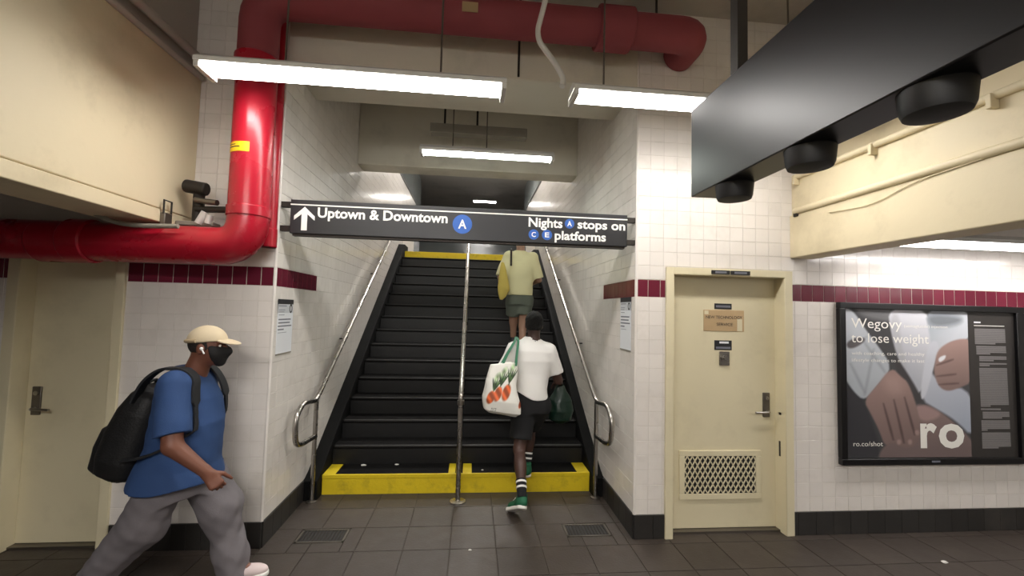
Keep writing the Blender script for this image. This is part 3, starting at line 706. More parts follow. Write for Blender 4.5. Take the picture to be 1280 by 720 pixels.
# ---- hanging black display box with canisters under it
t = thing('display_box', 'large black box hanging from the ceiling at the upper right, seen along its side', 'display', (.86, -2.4, 2.225))
build(MB().box(.80, .925, -3.9, -1.542, 2.225, 2.605), 'cabinet', M['black'], t, bevel=.004)
build(MB().box(.845, .885, -1.80, -1.755, 2.60, ZC), 'hanger_post', M['iron'], t)
build(MB().box(.845, .885, -3.70, -3.655, 2.60, ZC), 'hanger_post', M['iron'], t)
for y, r in ((-1.735, .068), (-2.105, .068), (-2.455, .067)):
    build(MB().lathe((.872, y, 2.165), [(r * .55, 0), (r * .86, .004), (r * .93, .016), (r, .0625)], 28), 'black_canister', M['blackm'], t, smooth=50)

# ---- floor drains
def drain(label, x0, x1, y0, y1):
    t = thing('floor_drain', label, 'drain', ((x0 + x1) / 2, (y0 + y1) / 2, -.006))
    build(MB().box(x0, x1, y0, y1, -.0068, -.005), 'drain_pit', M['blackm'], t)
    build(MB().box(x0, x1, y0, y0 + .015, -.006, .001).box(x0, x1, y1 - .015, y1, -.006, .001).box(x0, x0 + .015, y0, y1, -.006, .001).box(x1 - .015, x1, y0, y1, -.006, .001), 'drain_frame', M['dsteel'], t)
    n = 13
    for k in range(n):
        x = x0 + .022 + (x1 - x0 - .044) * k / (n - 1)
        build(MB().box(x - .005, x + .005, y0 + .012, y1 - .012, -.006, 0), 'grate_bar', M['iron'], t)
drain('rectangular iron floor drain at the left foot of the stairs', -1.355, -1.005, .055, .245)
drain('rectangular iron floor drain at the right foot of the stairs', .665, 1.015, .055, .245)
# ---- litter
def crumb(label, x, y, z, s):
    mb = MB(); mb.ball((x, y, z + s * .3), (s, s * .6, s * .32), 8, 5)
    rr = random.Random(int(x * 1000)); mb.v = [(a + rr.uniform(-.2, .2) * s, b + rr.uniform(-.2, .2) * s, max(z, c)) for a, b, c in mb.v]
    tag(build(mb, 'litter_scrap', M['litter'], smooth=None), label, 'litter')
crumb('crumpled pale scrap on the left end of the bottom step', -1.12, 1.09, RI, .028)
crumb('pale scrap on the bottom step left of centre', -.81, 1.11, RI, .020)
crumb('small pale scrap on the bottom step just right of the centre rail', .03, .95, RI, .012)
crumb('pale paper scrap on the floor below the wall advertisement', 3.3, -.42, 0, .022)
crumb('small pale scrap on the floor in front of the stairs', -.08, -.1, 0, .012)
# ================================================================== PEOPLE: bodies and clothes as smooth blended volumes, meshed as one surface each
A_ = lambda *p: np.array(p, np.float32)
def unit(v): v = np.asarray(v, float); return v / np.linalg.norm(v)
class Field:
    def __init__(s, lo, hi, h):
        s.lo = np.array(lo, float); s.h = h; s.n = np.ceil((np.array(hi) - s.lo) / h).astype(int) + 1
        s.d = np.full(s.n, 9.0, np.float32)
    def win(s, lo, hi, m):
        a = np.clip(np.floor((np.array(lo) - m - s.lo) / s.h).astype(int), 0, s.n); b = np.clip(np.ceil((np.array(hi) + m - s.lo) / s.h).astype(int) + 1, 0, s.n)
        g = [(np.arange(a[i], b[i]) * s.h + s.lo[i]).astype(np.float32) for i in range(3)]
        return tuple(slice(a[i], b[i]) for i in range(3)), g[0][:, None, None], g[1][None, :, None], g[2][None, None, :]
    def add(s, pr, k=.02, cut=None):
        fn, lo, hi = pr; w_, x, y, z = s.win(lo, hi, k + 3 * s.h)
        d = fn(x, y, z)
        if cut is not None: d = np.maximum(d, cut(x, y, z))
        c = s.d[w_]; e = np.maximum(k - np.abs(c - d), 0)
        s.d[w_] = np.minimum(c, d) - e * e / (4 * k)
        return s
    def sub(s, pr, k=.004):
        fn, lo, hi = pr; w_, x, y, z = s.win(lo, hi, k + 3 * s.h); d = -fn(x, y, z); c = s.d[w_]; e = np.maximum(k - np.abs(c - d), 0)
        s.d[w_] = np.maximum(c, d) + e * e / (4 * k); return s
    def clip(s, cut):                                            # keep where cut < 0
        g = s.win(s.lo, s.lo + s.n * s.h, 0); s.d = np.maximum(s.d[g[0]], cut(*g[1:])).astype(np.float32); return s
    def ripple(s, amp, fn):
        g = s.win(s.lo, s.lo + s.n * s.h, 0); s.d = (s.d[g[0]] + amp * fn(*g[1:])).astype(np.float32); return s
    def mesh(s, name, it=1):
        d = s.d; nx, ny, nz_ = d.shape
        cs = [(i, j, k) for i in (0, 1) for j in (0, 1) for k in (0, 1)]
        neg = d < 0; cnt = np.zeros((nx - 1, ny - 1, nz_ - 1), np.int8)
        for i, j, k in cs: cnt += neg[i:nx - 1 + i, j:ny - 1 + j, k:nz_ - 1 + k]
        I = np.argwhere((cnt > 0) & (cnt < 8)); ids = np.full(cnt.shape, -1, np.int32); ids[I[:, 0], I[:, 1], I[:, 2]] = np.arange(len(I))
        V_ = {c: d[I[:, 0] + c[0], I[:, 1] + c[1], I[:, 2] + c[2]] for c in cs}
        acc = np.zeros((len(I), 3)); n = np.zeros(len(I))
        for a in cs:
            for ax in range(3):
                if a[ax]: continue
                b = list(a); b[ax] = 1; b = tuple(b); va, vb = V_[a], V_[b]; m = (va < 0) != (vb < 0)
                t = np.where(m, va / np.where(m, va - vb, 1), 0)
                p = np.array(a, float) + t[:, None] * (np.array(b) - np.array(a)); acc += p * m[:, None]; n += m
        P = (I + acc / n[:, None]) * s.h + s.lo; F = []
        for ax in range(3):
            o1, o2 = [q for q in range(3) if q != ax]
            sl = [slice(None)] * 3; sl[ax] = slice(0, -1); sh = [slice(None)] * 3; sh[ax] = slice(1, None)
            na, nb = neg[tuple(sl)], neg[tuple(sh)]; E = np.argwhere(na != nb)
            E = E[(E[:, o1] > 0) & (E[:, o2] > 0) & (E[:, o1] < d.shape[o1] - 1) & (E[:, o2] < d.shape[o2] - 1)]
            q = []
            for da, db in ((-1, -1), (0, -1), (0, 0), (-1, 0)):
                c = E.copy(); c[:, o1] += da; c[:, o2] += db; q.append(ids[c[:, 0], c[:, 1], c[:, 2]])
            q = np.stack(q, 1); fl_ = na[E[:, 0], E[:, 1], E[:, 2]]
            if ax == 1: fl_ = ~fl_
            q[~fl_] = q[~fl_][:, ::-1]; F.append(q)
        F = np.concatenate(F); F = F[(F >= 0).all(1)]
        for _ in range(it):                                      # light relaxing
            S = np.zeros_like(P); c = np.zeros(len(P))
            for a, b in ((0, 1), (1, 2), (2, 3), (3, 0)):
                np.add.at(S, F[:, a], P[F[:, b]]); np.add.at(S, F[:, b], P[F[:, a]]); np.add.at(c, F[:, a], 1); np.add.at(c, F[:, b], 1)
            P = P * .5 + .5 * S / np.maximum(c, 1)[:, None]
        me = bpy.data.meshes.new(name); me.vertices.add(len(P)); me.vertices.foreach_set('co', P.astype(np.float32).ravel())
        me.loops.add(F.size); me.loops.foreach_set('vertex_index', F.astype(np.int32).ravel())
        me.polygons.add(len(F)); me.polygons.foreach_set('loop_start', np.arange(0, F.size, 4, dtype=np.int32))
        me.update(calc_edges=True); me.validate(); return me
def out(F, name, material, parent, it=1, colour=None):
    me = F.mesh(name, it)
    if colour is not None:
        P = np.zeros(len(me.vertices) * 3, np.float32); me.vertices.foreach_get('co', P); paint(me, colour(P.reshape(-1, 3)))
    return mesh_obj(name, me, material, parent, smooth=180)
# primitives: (function, low corner, high corner)
def cap(a, b, ra, rb=None, flat=None, fd=None):
    a, b = np.array(a, float), np.array(b, float); rb = ra if rb is None else rb; ba = b - a; L2 = max(float(ba @ ba), 1e-9); R = max(ra, rb)
    fd = None if fd is None else unit(fd)
    def fn(x, y, z):
        px, py_, pz = x - a[0], y - a[1], z - a[2]; t = np.clip((px * ba[0] + py_ * ba[1] + pz * ba[2]) / L2, 0, 1)
        qx, qy, qz = px - t * ba[0], py_ - t * ba[1], pz - t * ba[2]; r2 = qx * qx + qy * qy + qz * qz
        if fd is not None: q = qx * fd[0] + qy * fd[1] + qz * fd[2]; r2 = r2 + q * q * (1 / flat ** 2 - 1)
        d = np.sqrt(r2) - (ra + (rb - ra) * t)
        return (d * (flat if fd is not None else 1)).astype(np.float32) if False else d.astype(np.float32)
    return fn, np.minimum(a, b) - R, np.maximum(a, b) + R
def ell(c, r, R=None):
    c = np.array(c, float); r = np.array(r, float); R = np.eye(3) if R is None else np.array(R, float)   # columns: local axes
    def fn(x, y, z):
        px, py_, pz = x - c[0], y - c[1], z - c[2]; q = [px * R[0, i] + py_ * R[1, i] + pz * R[2, i] for i in range(3)]
        k0 = np.sqrt(sum((q[i] / r[i]) ** 2 for i in range(3))); k1 = np.sqrt(sum((q[i] / r[i] ** 2) ** 2 for i in range(3)))
        return (k0 * (k0 - 1) / np.maximum(k1, 1e-6)).astype(np.float32)
    m = r.max(); return fn, c - m, c + m
def loft(o, R, sec, e=2.3):
    """sec: rows (t, cx, cy, rx, ry) along the local third axis; R columns are local x, y, axis."""
    o = np.array(o, float); R = np.array(R, float); S = np.array(sec, float)
    def fn(x, y, z):
        px, py_, pz = x - o[0], y - o[1], z - o[2]; u, v, t = [px * R[0, i] + py_ * R[1, i] + pz * R[2, i] for i in range(3)]
        g = lambda k: np.interp(t, S[:, 0], S[:, k])
        rx, ry = g(3), g(4); q = (np.abs((u - g(1)) / rx) ** e + np.abs((v - g(2)) / ry) ** e) ** (1 / e)
        d = (q - 1) * np.minimum(rx, ry); return np.maximum(d, np.maximum(S[0, 0] - t, t - S[-1, 0])).astype(np.float32)
    m = np.abs(S[:, 1:3]).max() + S[:, 3:].max(); pts = np.array([o + R[:, 2] * t for t in (S[0, 0], S[-1, 0])])
    return fn, pts.min(0) - m, pts.max(0) + m
def halfspace(p, n):
    p, n = np.array(p, float), unit(n)
    return lambda x, y, z: ((x - p[0]) * n[0] + (y - p[1]) * n[1] + (z - p[2]) * n[2]).astype(np.float32)
def basis(fwd, up=(0, 0, 1)):
    f = unit(fwd); r = unit(np.cross(f, up)); return np.stack([r, f, np.cross(r, f)], 1)      # columns right, forward, up
def folds(seed, f=26):
    g = np.random.RandomState(seed); W = [(unit(g.randn(3)) * f * g.uniform(.5, 1.5), g.uniform(0, 6)) for _ in range(6)]
    return lambda x, y, z: sum(np.sin(x * w_[0] + y * w_[1] + z * w_[2] + p) for w_, p in W) / 6
def head(F, c, R, s=1.0):
    P = lambda x, y, z: np.array(c) + R @ (np.array([x, y, z]) * s)
    E = lambda p, r, k: F.add(ell(P(*p), np.array(r) * s, R), k * s)
    E((0, -.012, .032), (.077, .097, .088), .01); E((0, .028, -.03), (.062, .068, .082), .03)
    E((0, .066, -.098), (.028, .024, .02), .025)
    for q in (-1, 1):
        E((q * .04, .066, -.025), (.024, .024, .026), .02); E((q * .08, -.008, -.008), (.010, .024, .034), .008)
        E((q * .034, .081, .03), (.026, .012, .008), .014)
    F.add(cap(P(0, .094, .008), P(0, .112, -.024), .008 * s, .014 * s), .012)
    for q in (-1, 1): E((q * .014, .103, -.029), (.009, .010, .008), .006)
    E((0, .097, -.056), (.024, .010, .006), .006); E((0, .095, -.068), (.021, .010, .007), .006)
    return P
def eyes(P, R, parent, s=1.0):
    for q in (-1, 1):
        mb = MB(); mb.ball(P(q * .033, .078, .008), .0125 * s, 12, 8); e = build(mb, 'eye', M['eye'], parent, smooth=180)
        mb = MB(); mb.ball(P(q * .033, .0875, .008), .0048 * s, 10, 6); build(mb, 'iris', M['iris'], e, smooth=180)
def hand(F, wr_, d, n, s, curl=.5, sz=1.0, spread=.06):
    """wrist, direction, palm normal, side of the thumb"""
    d = unit(d); n = unit(np.array(n) - d * (np.array(n) @ d)); s = unit(np.cross(n, d)) * np.sign(np.cross(n, d) @ np.array(s)); W = np.array(wr_, float)
    F.add(cap(W - d * .02, W + d * .02, .024 * sz, .026 * sz, .75, n), .02)
    for q, (o, L, r) in enumerate(((.028, .074, .0088), (.0095, .082, .0092), (-.0095, .075, .0088), (-.027, .060, .0078))):
        kn = W + d * (.088 - .006 * (q == 3) - .003 * (q == 0)) * sz + s * o * sz
        F.add(cap(W + d * .012 * sz + s * o * .6 * sz, kn, .0155 * sz, .0125 * sz), .014)
        dv = unit(d + s * spread * (1.5 - q)); a = curl * (1 + .12 * q); p = kn; ang = 0
        for L_, r_ in ((L * .45, r), (L * .31, r * .93), (L * .24, r * .84)):
            ang += a; v = dv * math.cos(ang) + n * math.sin(ang); e = p + v * L_ * sz
            F.add(cap(p, e, r_ * sz, r_ * .95 * sz), .003); p = e
    b = W + d * .022 * sz + s * .022 * sz; v1 = unit(d * .62 + s * .66 + n * .35); e = b + v1 * .048 * sz
    F.add(cap(b, e, .0165 * sz, .0125 * sz), .012)
    v2 = unit(d * .86 + s * .25 + n * .42); e2 = e + v2 * .034 * sz; F.add(cap(e, e2, .0115 * sz, .0105 * sz), .004)
    F.add(cap(e2, e2 + unit(v2 + n * .25) * .027 * sz, .0105 * sz, .0085 * sz), .004)
def shoe(parent, heel, fwd, up, mu, ms, name='shoe', s=1.0, col=None):
    f = unit(fwd); u = unit(np.array(up) - f * (np.array(up) @ f)); R = np.stack([np.cross(f, u), f, u], 1); H = np.array(heel, float)
    P = lambda x, y, z: H + R @ (np.array([x, y, z]) * s)
    lo = np.min([P(x, y, z) for x in (-.07, .07) for y in (-.03, .32) for z in (-.02, .16)], 0); hi = np.max([P(x, y, z) for x in (-.07, .07) for y in (-.03, .32) for z in (-.02, .16)], 0)
    F = Field(lo, hi, .005)
    F.add(ell(P(0, .07, .05), np.array((.040, .082, .055)) * s, R), .02); F.add(ell(P(0, .185, .038), np.array((.046, .095, .040)) * s, R), .04)
    F.add(cap(P(0, .055, .05), P(0, .05, .108), .042 * s, .043 * s), .03)
    F.clip(halfspace(P(0, 0, .022), -u)); F.clip(halfspace(P(0, 0, .115), u + f * -.15))
    o = out(F, name, mu, parent)
    G = Field(lo, hi, .005)
    fl_ = cap(P(0, .045, .014), P(0, .235, .014), .043 * s, .047 * s)
    G.add(fl_, .01); G.clip(halfspace(P(0, 0, .029), u)); G.clip(halfspace(P(0, 0, 0), -u)); out(G, 'sole', ms, o)
    lb_ = MB()
    for k in range(4):
        y = .13 + .024 * k; z = .098 - .012 * k
        lb_.tube([P(-.028, y, z - .012), P(0, y + .004, z + .004), P(.028, y, z - .012)], .0035 * s, 6, bend=.02)
    build(lb_, 'laces', ms, o)
    return o
M.update(
    eye=mat('eye_white', (225, 220, 212), .2, var=.01), iris=mat('dark_iris', (34, 22, 16), .15, var=.01),
    skinA=mat('brown_skin', (118, 74, 57), .5, var=.07, scale=12, bump=.05, bscale=160), skinB=mat('dark_brown_skin', (70, 46, 38), .48, var=.08, scale=12, bump=.05, bscale=160),
    skinC=mat('light_brown_skin', (150, 116, 96), .5, var=.06, scale=12),
    hair=mat('black_hair', (16, 14, 13), .8, var=.3, scale=90, bump=.8, bscale=140), hairbr=mat('dark_hair', (34, 27, 22), .7, var=.3, scale=90, bump=.6, bscale=120),
    blueT=mat('blue_cotton', (42, 70, 116), .85, var=.06, bump=.15, bscale=220), whiteT=mat('white_cotton', (232, 230, 226), .85, var=.03, bump=.12, bscale=220),
    greyT=mat('grey_denim', (112, 107, 110), .9, var=.1, scale=14, bump=.2, bscale=200), blackS=mat('black_cotton', (17, 17, 19), .9, var=.15, bump=.15, bscale=200),
    sageS=mat('grey_green_cotton', (86, 92, 82), .9, var=.08, bump=.15, bscale=200), lemon=mat('pale_yellow_cotton', (212, 206, 162), .85, var=.06, bump=.15, bscale=200),
    cap=mat('beige_cap_cotton', (206, 190, 160), .85, var=.06, bump=.15, bscale=240), capmesh=mat('tan_cap_cotton', (176, 156, 124), .9, var=.08, bump=.3, bscale=260),
    mask=mat('black_mask_cloth', (24, 22, 22), .8), bag=mat('black_nylon', (17, 17, 18), .6, var=.2, bump=.3, bscale=90), bag2=mat('black_webbing', (26, 27, 30), .7),
    shoeW=mat('pale_pink_shoe', (214, 196, 194), .6), soleW=mat('white_rubber', (232, 230, 224), .5), shoeG=mat('green_shoe_suede', (22, 92, 62), .7, var=.15), greenS=mat('green_webbing', (34, 104, 72), .6),
    yellowB=mat('mustard_cotton', (188, 168, 84), .9, var=.08, bump=.15, bscale=180), plastic=mat('dark_green_plastic', (14, 46, 34), .35, var=.3, scale=20, bump=.4, bscale=30, trans=.25),
    earbud=mat('white_earbud', (238, 238, 236), .25, var=.01), tote=mat('printed_tote_fabric', (255, 255, 255), .5, attr='Col', var=.04, bump=.1, bscale=60),
)

def push(F, p, off):
    p = np.array(p, float)
    for _ in range(4):
        i = np.clip(np.round((p - F.lo) / F.h).astype(int), 1, F.n - 2); d = F.d[tuple(i)]
        if d > .5 or d >= off: break
        g = np.array([F.d[i[0] + 1, i[1], i[2]] - F.d[i[0] - 1, i[1], i[2]], F.d[i[0], i[1] + 1, i[2]] - F.d[i[0], i[1] - 1, i[2]], F.d[i[0], i[1], i[2] + 1] - F.d[i[0], i[1], i[2] - 1]], float)
        if np.abs(g).max() > 1: break
        p = p + unit(g) * (off - d)
    return Vector(p)
# ---------------------------------------------------------------- the man walking right with a backpack (seen from his right side)
def person_walker():
    yc = -.45
    t = thing('person', 'person in a blue T-shirt, grey trousers and beige cap, walking right with a black backpack', 'person', (-1.80, yc, 0))
    R = basis((1, .03, -.02))
    F = Field((-2.42, -.82, 0.0), (-1.26, -.06, 1.60), .0055)
    hc = (-1.728, yc, 1.452)
    hP = head(F, hc, R, .98)
    F.add(cap((-1.762, yc, 1.40), (-1.815, yc, 1.24), .058, .07), .035)
    tor = [(0, 0, 0, .155, .125), (.12, .0, .0, .158, .135), (.24, .0, .015, .16, .15), (.38, 0, .02, .165, .145), (.50, 0, .0, .17, .12), (.58, 0, -.01, .13, .08), (.62, 0, -.01, .08, .06)]
    TR_ = np.stack([A_(0, -1, 0), A_(1, 0, 0), A_(0, 0, 1)], 1)
    F.add(loft((-1.845, yc, .66), TR_, tor), .03)
    # right arm (near side), left arm behind the body
    shN, elN, wrN = A_(-1.80, yc - .20, 1.228), A_(-1.735, yc - .265, .93), A_(-1.575, yc - .225, .775)
    F.add(cap(shN, elN, .062, .05), .03); F.add(cap(elN, wrN, .05, .031), .012)
    hand(F, wrN + unit(wrN - elN) * .01, (.62, .0, -.78), (-.35, .75, -.25), (.8, .2, .5), .85, 1.0)
    shF, elF, wrF = A_(-1.85, yc + .20, 1.225), A_(-1.95, yc + .24, .94), A_(-1.86, yc + .24, .74)
    F.add(cap(shF, elF, .06, .048), .03); F.add(cap(elF, wrF, .047, .03), .012)
    hand(F, wrF, (.2, 0, -1), (0, -1, 0), (1, 0, 0), .5)
    # legs
    hipN, knN, anN = A_(-1.84, yc - .09, .74), A_(-1.965, yc - .10, .44), A_(-2.205, yc - .10, .155)
    hipF, knF, anF = A_(-1.80, yc + .09, .74), A_(-1.655, yc + .09, .46), A_(-1.555, yc + .09, .10)
    for h_, k_, a_ in ((hipN, knN, anN), (hipF, knF, anF)):
        F.add(cap(h_, k_, .088, .058), .04); F.add(cap(k_, a_, .056, .036), .02)
    F.add(cap(anN, anN + A_(.08, 0, -.09), .033, .03), .02); F.add(cap(anF, anF + A_(.10, 0, -.04), .033, .03), .02)
    body = out(F, 'body', M['skinA'], t)
    eyes(hP, R, body, .98)
    # T-shirt
    global S_W
    S = S_W = Field((-2.25, -.85, .58), (-1.45, -.02, 1.42), .0065)
    ts = [(-.03, .0, -.005, .25, .235), (.03, 0, 0, .238, .225), (.11, 0, .005, .212, .205), (.22, 0, .03, .19, .188), (.36, 0, .045, .195, .175), (.50, 0, .03, .20, .15), (.585, 0, .015, .185, .12), (.64, 0, .02, .125, .095), (.69, 0, .03, .085, .075)]
    S.add(loft((-1.86, yc, .645), TR_, ts), .03)
    for sh, el, q in ((shN, elN, -1), (shF, elF, 1)):
        e = sh + (el - sh) * .80
        S.add(cap(sh + A_(0, -q * .03, .015), e + unit(el - sh) * .06, .088, .082), .05, halfspace(e, el - sh))
    S.ripple(.010, folds(3, 22)); S.ripple(.004, folds(5, 55))
    S.clip(lambda x, y, z: (.652 + .012 * np.sin(x * 14) - z).astype(np.float32) + 0 * y)
    S.sub(cap((-1.765, yc, 1.39), (-1.79, yc, 1.315), .066, .064))
    out(S, 't_shirt', M['blueT'], t)
    # trousers
    T_ = Field((-2.45, -.70, .03), (-1.42, -.20, .80), .0065)
    T_.add(loft((-1.845, yc, .58), TR_, [(0, 0, -.01, .17, .165), (.1, 0, 0, .175, .17), (.2, 0, 0, .17, .165)]), .03)
    T_.add(cap(hipN + A_(-.02, 0, -.03), knN, .118, .114), .05); T_.add(cap(knN, anN + A_(-.01, 0, -.01), .108, .088), .04)
    T_.add(cap(hipF + A_(-.01, 0, -.03), knF, .128, .114), .05); T_.add(cap(knF, anF + A_(.01, 0, -.05), .105, .088), .04)
    T_.ripple(.016, folds(8, 26)); T_.ripple(.009, folds(9, 58))
    T_.clip(lambda x, y, z: (z - .72 + 0 * x + 0 * y).astype(np.float32))
    T_.clip(halfspace(anN + A_(-.02, 0, -.02), anN - knN)); T_.clip(lambda x, y, z: np.where((x > -1.75), .028 - z, -1).astype(np.float32) + 0 * y)
    out(T_, 'trousers', M['greyT'], t)
    shoe(t, (-1.625, yc + .09, .0), (1, .02, .07), (0, 0, 1), M['shoeW'], M['soleW'])
    shoe(t, (-2.265, yc - .10, .165), (.80, 0, -.60), (.60, 0, .80), M['shoeW'], M['soleW'])
    # cap
    C = Field((-1.95, -.60, 1.38), (-1.50, -.30, 1.62), .005)
    C.add(ell(hP(0, -.012, .034), (.088, .112, .098), R), .01); C.clip(halfspace(hP(0, 0, .032), R @ A_(0, .10, -1)))
    crown = out(C, 'cap', M['cap'], t)
    B = Field((-1.75, -.60, 1.36), (-1.50, -.30, 1.56), .005)
    B.add(ell(hP(0, .108, .036), (.076, .075, .012), R @ np.array(Matrix.Rotation(-.22, 3, 'X'))), .01); B.clip(halfspace(hP(0, .075, 0), R @ A_(0, -1, 0)))
    out(B, 'cap_brim', M['cap'], crown)
    mb = MB(); pts = [hP(.09 * math.sin(a), -.012 - .114 * math.cos(a), .042 - .010 * math.cos(a)) for a in np.linspace(-1.4, 1.4, 15)]
    mb.tube(pts, .012, 8); build(mb, 'cap_band', M['capmesh'], crown)
    # mask and earbud
    K = Field((-1.75, -.56, 1.30), (-1.56, -.34, 1.50), .0045)
    K.add(ell(hP(0, .036, -.03), (.075, .084, .08), R), .01); K.add(cap(hP(0, .096, .0), hP(0, .114, -.026), .018, .024), .02); K.add(ell(hP(0, .07, -.095), (.034, .03, .026), R), .02)
    K.clip(halfspace(hP(0, .03, 0), R @ A_(0, -1, -.25))); K.clip(halfspace(hP(0, .09, .004), R @ A_(0, .2, 1)))
    mk = out(K, 'face_mask', M['mask'], t)
    for q in (-1, 1): build(MB().tube([hP(q * .066, .035, -.01), hP(q * .079, .005, .02), hP(q * .083, -.02, .015)], .0025, 6), 'mask_loop', M['mask'], mk)
    mb = MB(); mb.ball(hP(.088, .004, -.006), .0105); mb.tube([hP(.09, .008, -.01), hP(.088, .022, -.036)], .0045, 8); build(mb, 'earbud', M['earbud'], t)
    # stubble-short hair under the cap
    H = Field((-1.90, -.58, 1.36), (-1.62, -.32, 1.56), .005)
    H.add(ell(hP(0, -.018, .02), (.0805, .098, .088), R), .01); H.clip(halfspace(hP(0, .03, 0), R @ A_(0, 1, .2))); H.clip(halfspace(hP(0, 0, -.035), R @ A_(0, 0, -1)))
    out(H, 'hair', M['hairbr'], t)
person_walker()

def backpack():
    yc = -.45
    t = thing('backpack', 'black backpack worn on the back of the person in the blue T-shirt', 'backpack', (-2.17, yc, .72))
    ax = unit((.26, 0, 1)); fx = unit(np.cross((0, 1, 0), ax)); R = np.stack([A_(0, -1, 0), -fx, ax], 1)
    F = Field((-2.45, -.70, .64), (-1.88, -.20, 1.28), .006)
    F.add(loft((-2.165, yc, .685), R, [(0, 0, 0, .10, .075), (.03, 0, 0, .145, .115), (.12, 0, .0, .165, .135), (.26, 0, .0, .165, .135), (.40, 0, -.01, .155, .12), (.50, 0, -.02, .13, .09), (.555, 0, -.025, .07, .045)], 2.8), .03)
    F.ripple(.010, folds(21, 20)); o = out(F, 'bag_body', M['bag'], t, 2)
    G = Field((-2.50, -.70, .64), (-1.95, -.20, 1.15), .006)
    G.add(loft((-2.20, yc, .70), R, [(0, 0, .035, .09, .06), (.03, 0, .035, .12, .085), (.15, 0, .04, .125, .09), (.26, 0, .035, .115, .08), (.29, 0, .025, .07, .04)], 3), .02)
    G.ripple(.006, folds(22, 24)); out(G, 'front_pocket', M['bag'], o)
    for q in (-1, 1):
        y = yc + q * .135
        pth = [(-2.04, y, 1.14), (-1.99, y, 1.27), (-1.88, y + q * .005, 1.352), (-1.77, y + q * .01, 1.315), (-1.695, y + q * .012, 1.19), (-1.69, y + q * .025, 1.06), (-1.74, y + q * .062, .94), (-1.90, y + q * .075, .85), (-2.06, y + q * .04, .82)]
        mb = MB(); PP = []
        for i in range(len(pth) - 1):
            for k in range(6): PP.append(Vector(pth[i]).lerp(Vector(pth[i + 1]), k / 6))
        PP.append(Vector(pth[-1]))
        for _ in range(8): PP = [PP[0]] + [(PP[i - 1] + PP[i] * 2 + PP[i + 1]) / 4 for i in range(1, len(PP) - 1)] + [PP[-1]]
        PP = [push(S_W, q_, .009) for q_ in PP]
        for _ in range(2): PP = [PP[0]] + [(PP[i - 1] + PP[i] * 2 + PP[i + 1]) / 4 for i in range(1, len(PP) - 1)] + [PP[-1]]
        PP = [push(S_W, q_, .008) for q_ in PP]
        hw = [.032 if i < len(PP) * .55 else .014 for i in range(len(PP))]
        for i, p in enumerate(PP):
            tg = (PP[min(i + 1, len(PP) - 1)] - PP[max(i - 1, 0)]).normalized(); sd_ = Vector((0, 1, 0)); nn = tg.cross(sd_).normalized()
            for a, b in ((-1, -1), (1, -1), (1, 1), (-1, 1)): mb.v.append(tuple(p + sd_ * a * hw[i] + nn * b * .007))
            if i:
                for c in range(4): mb.f.append((4 * i - 4 + c, 4 * i - 4 + (c + 1) % 4, 4 * i + (c + 1) % 4, 4 * i + c))
        build(mb, 'shoulder_strap', M['bag2'], t, bevel=.002)
    build(MB().tube([(-2.06, yc - .04, 1.20), (-2.03, yc - .03, 1.245), (-2.03, yc + .03, 1.245), (-2.06, yc + .04, 1.20)], .009, 8, bend=.02), 'top_loop', M['bag2'], t)
backpack()

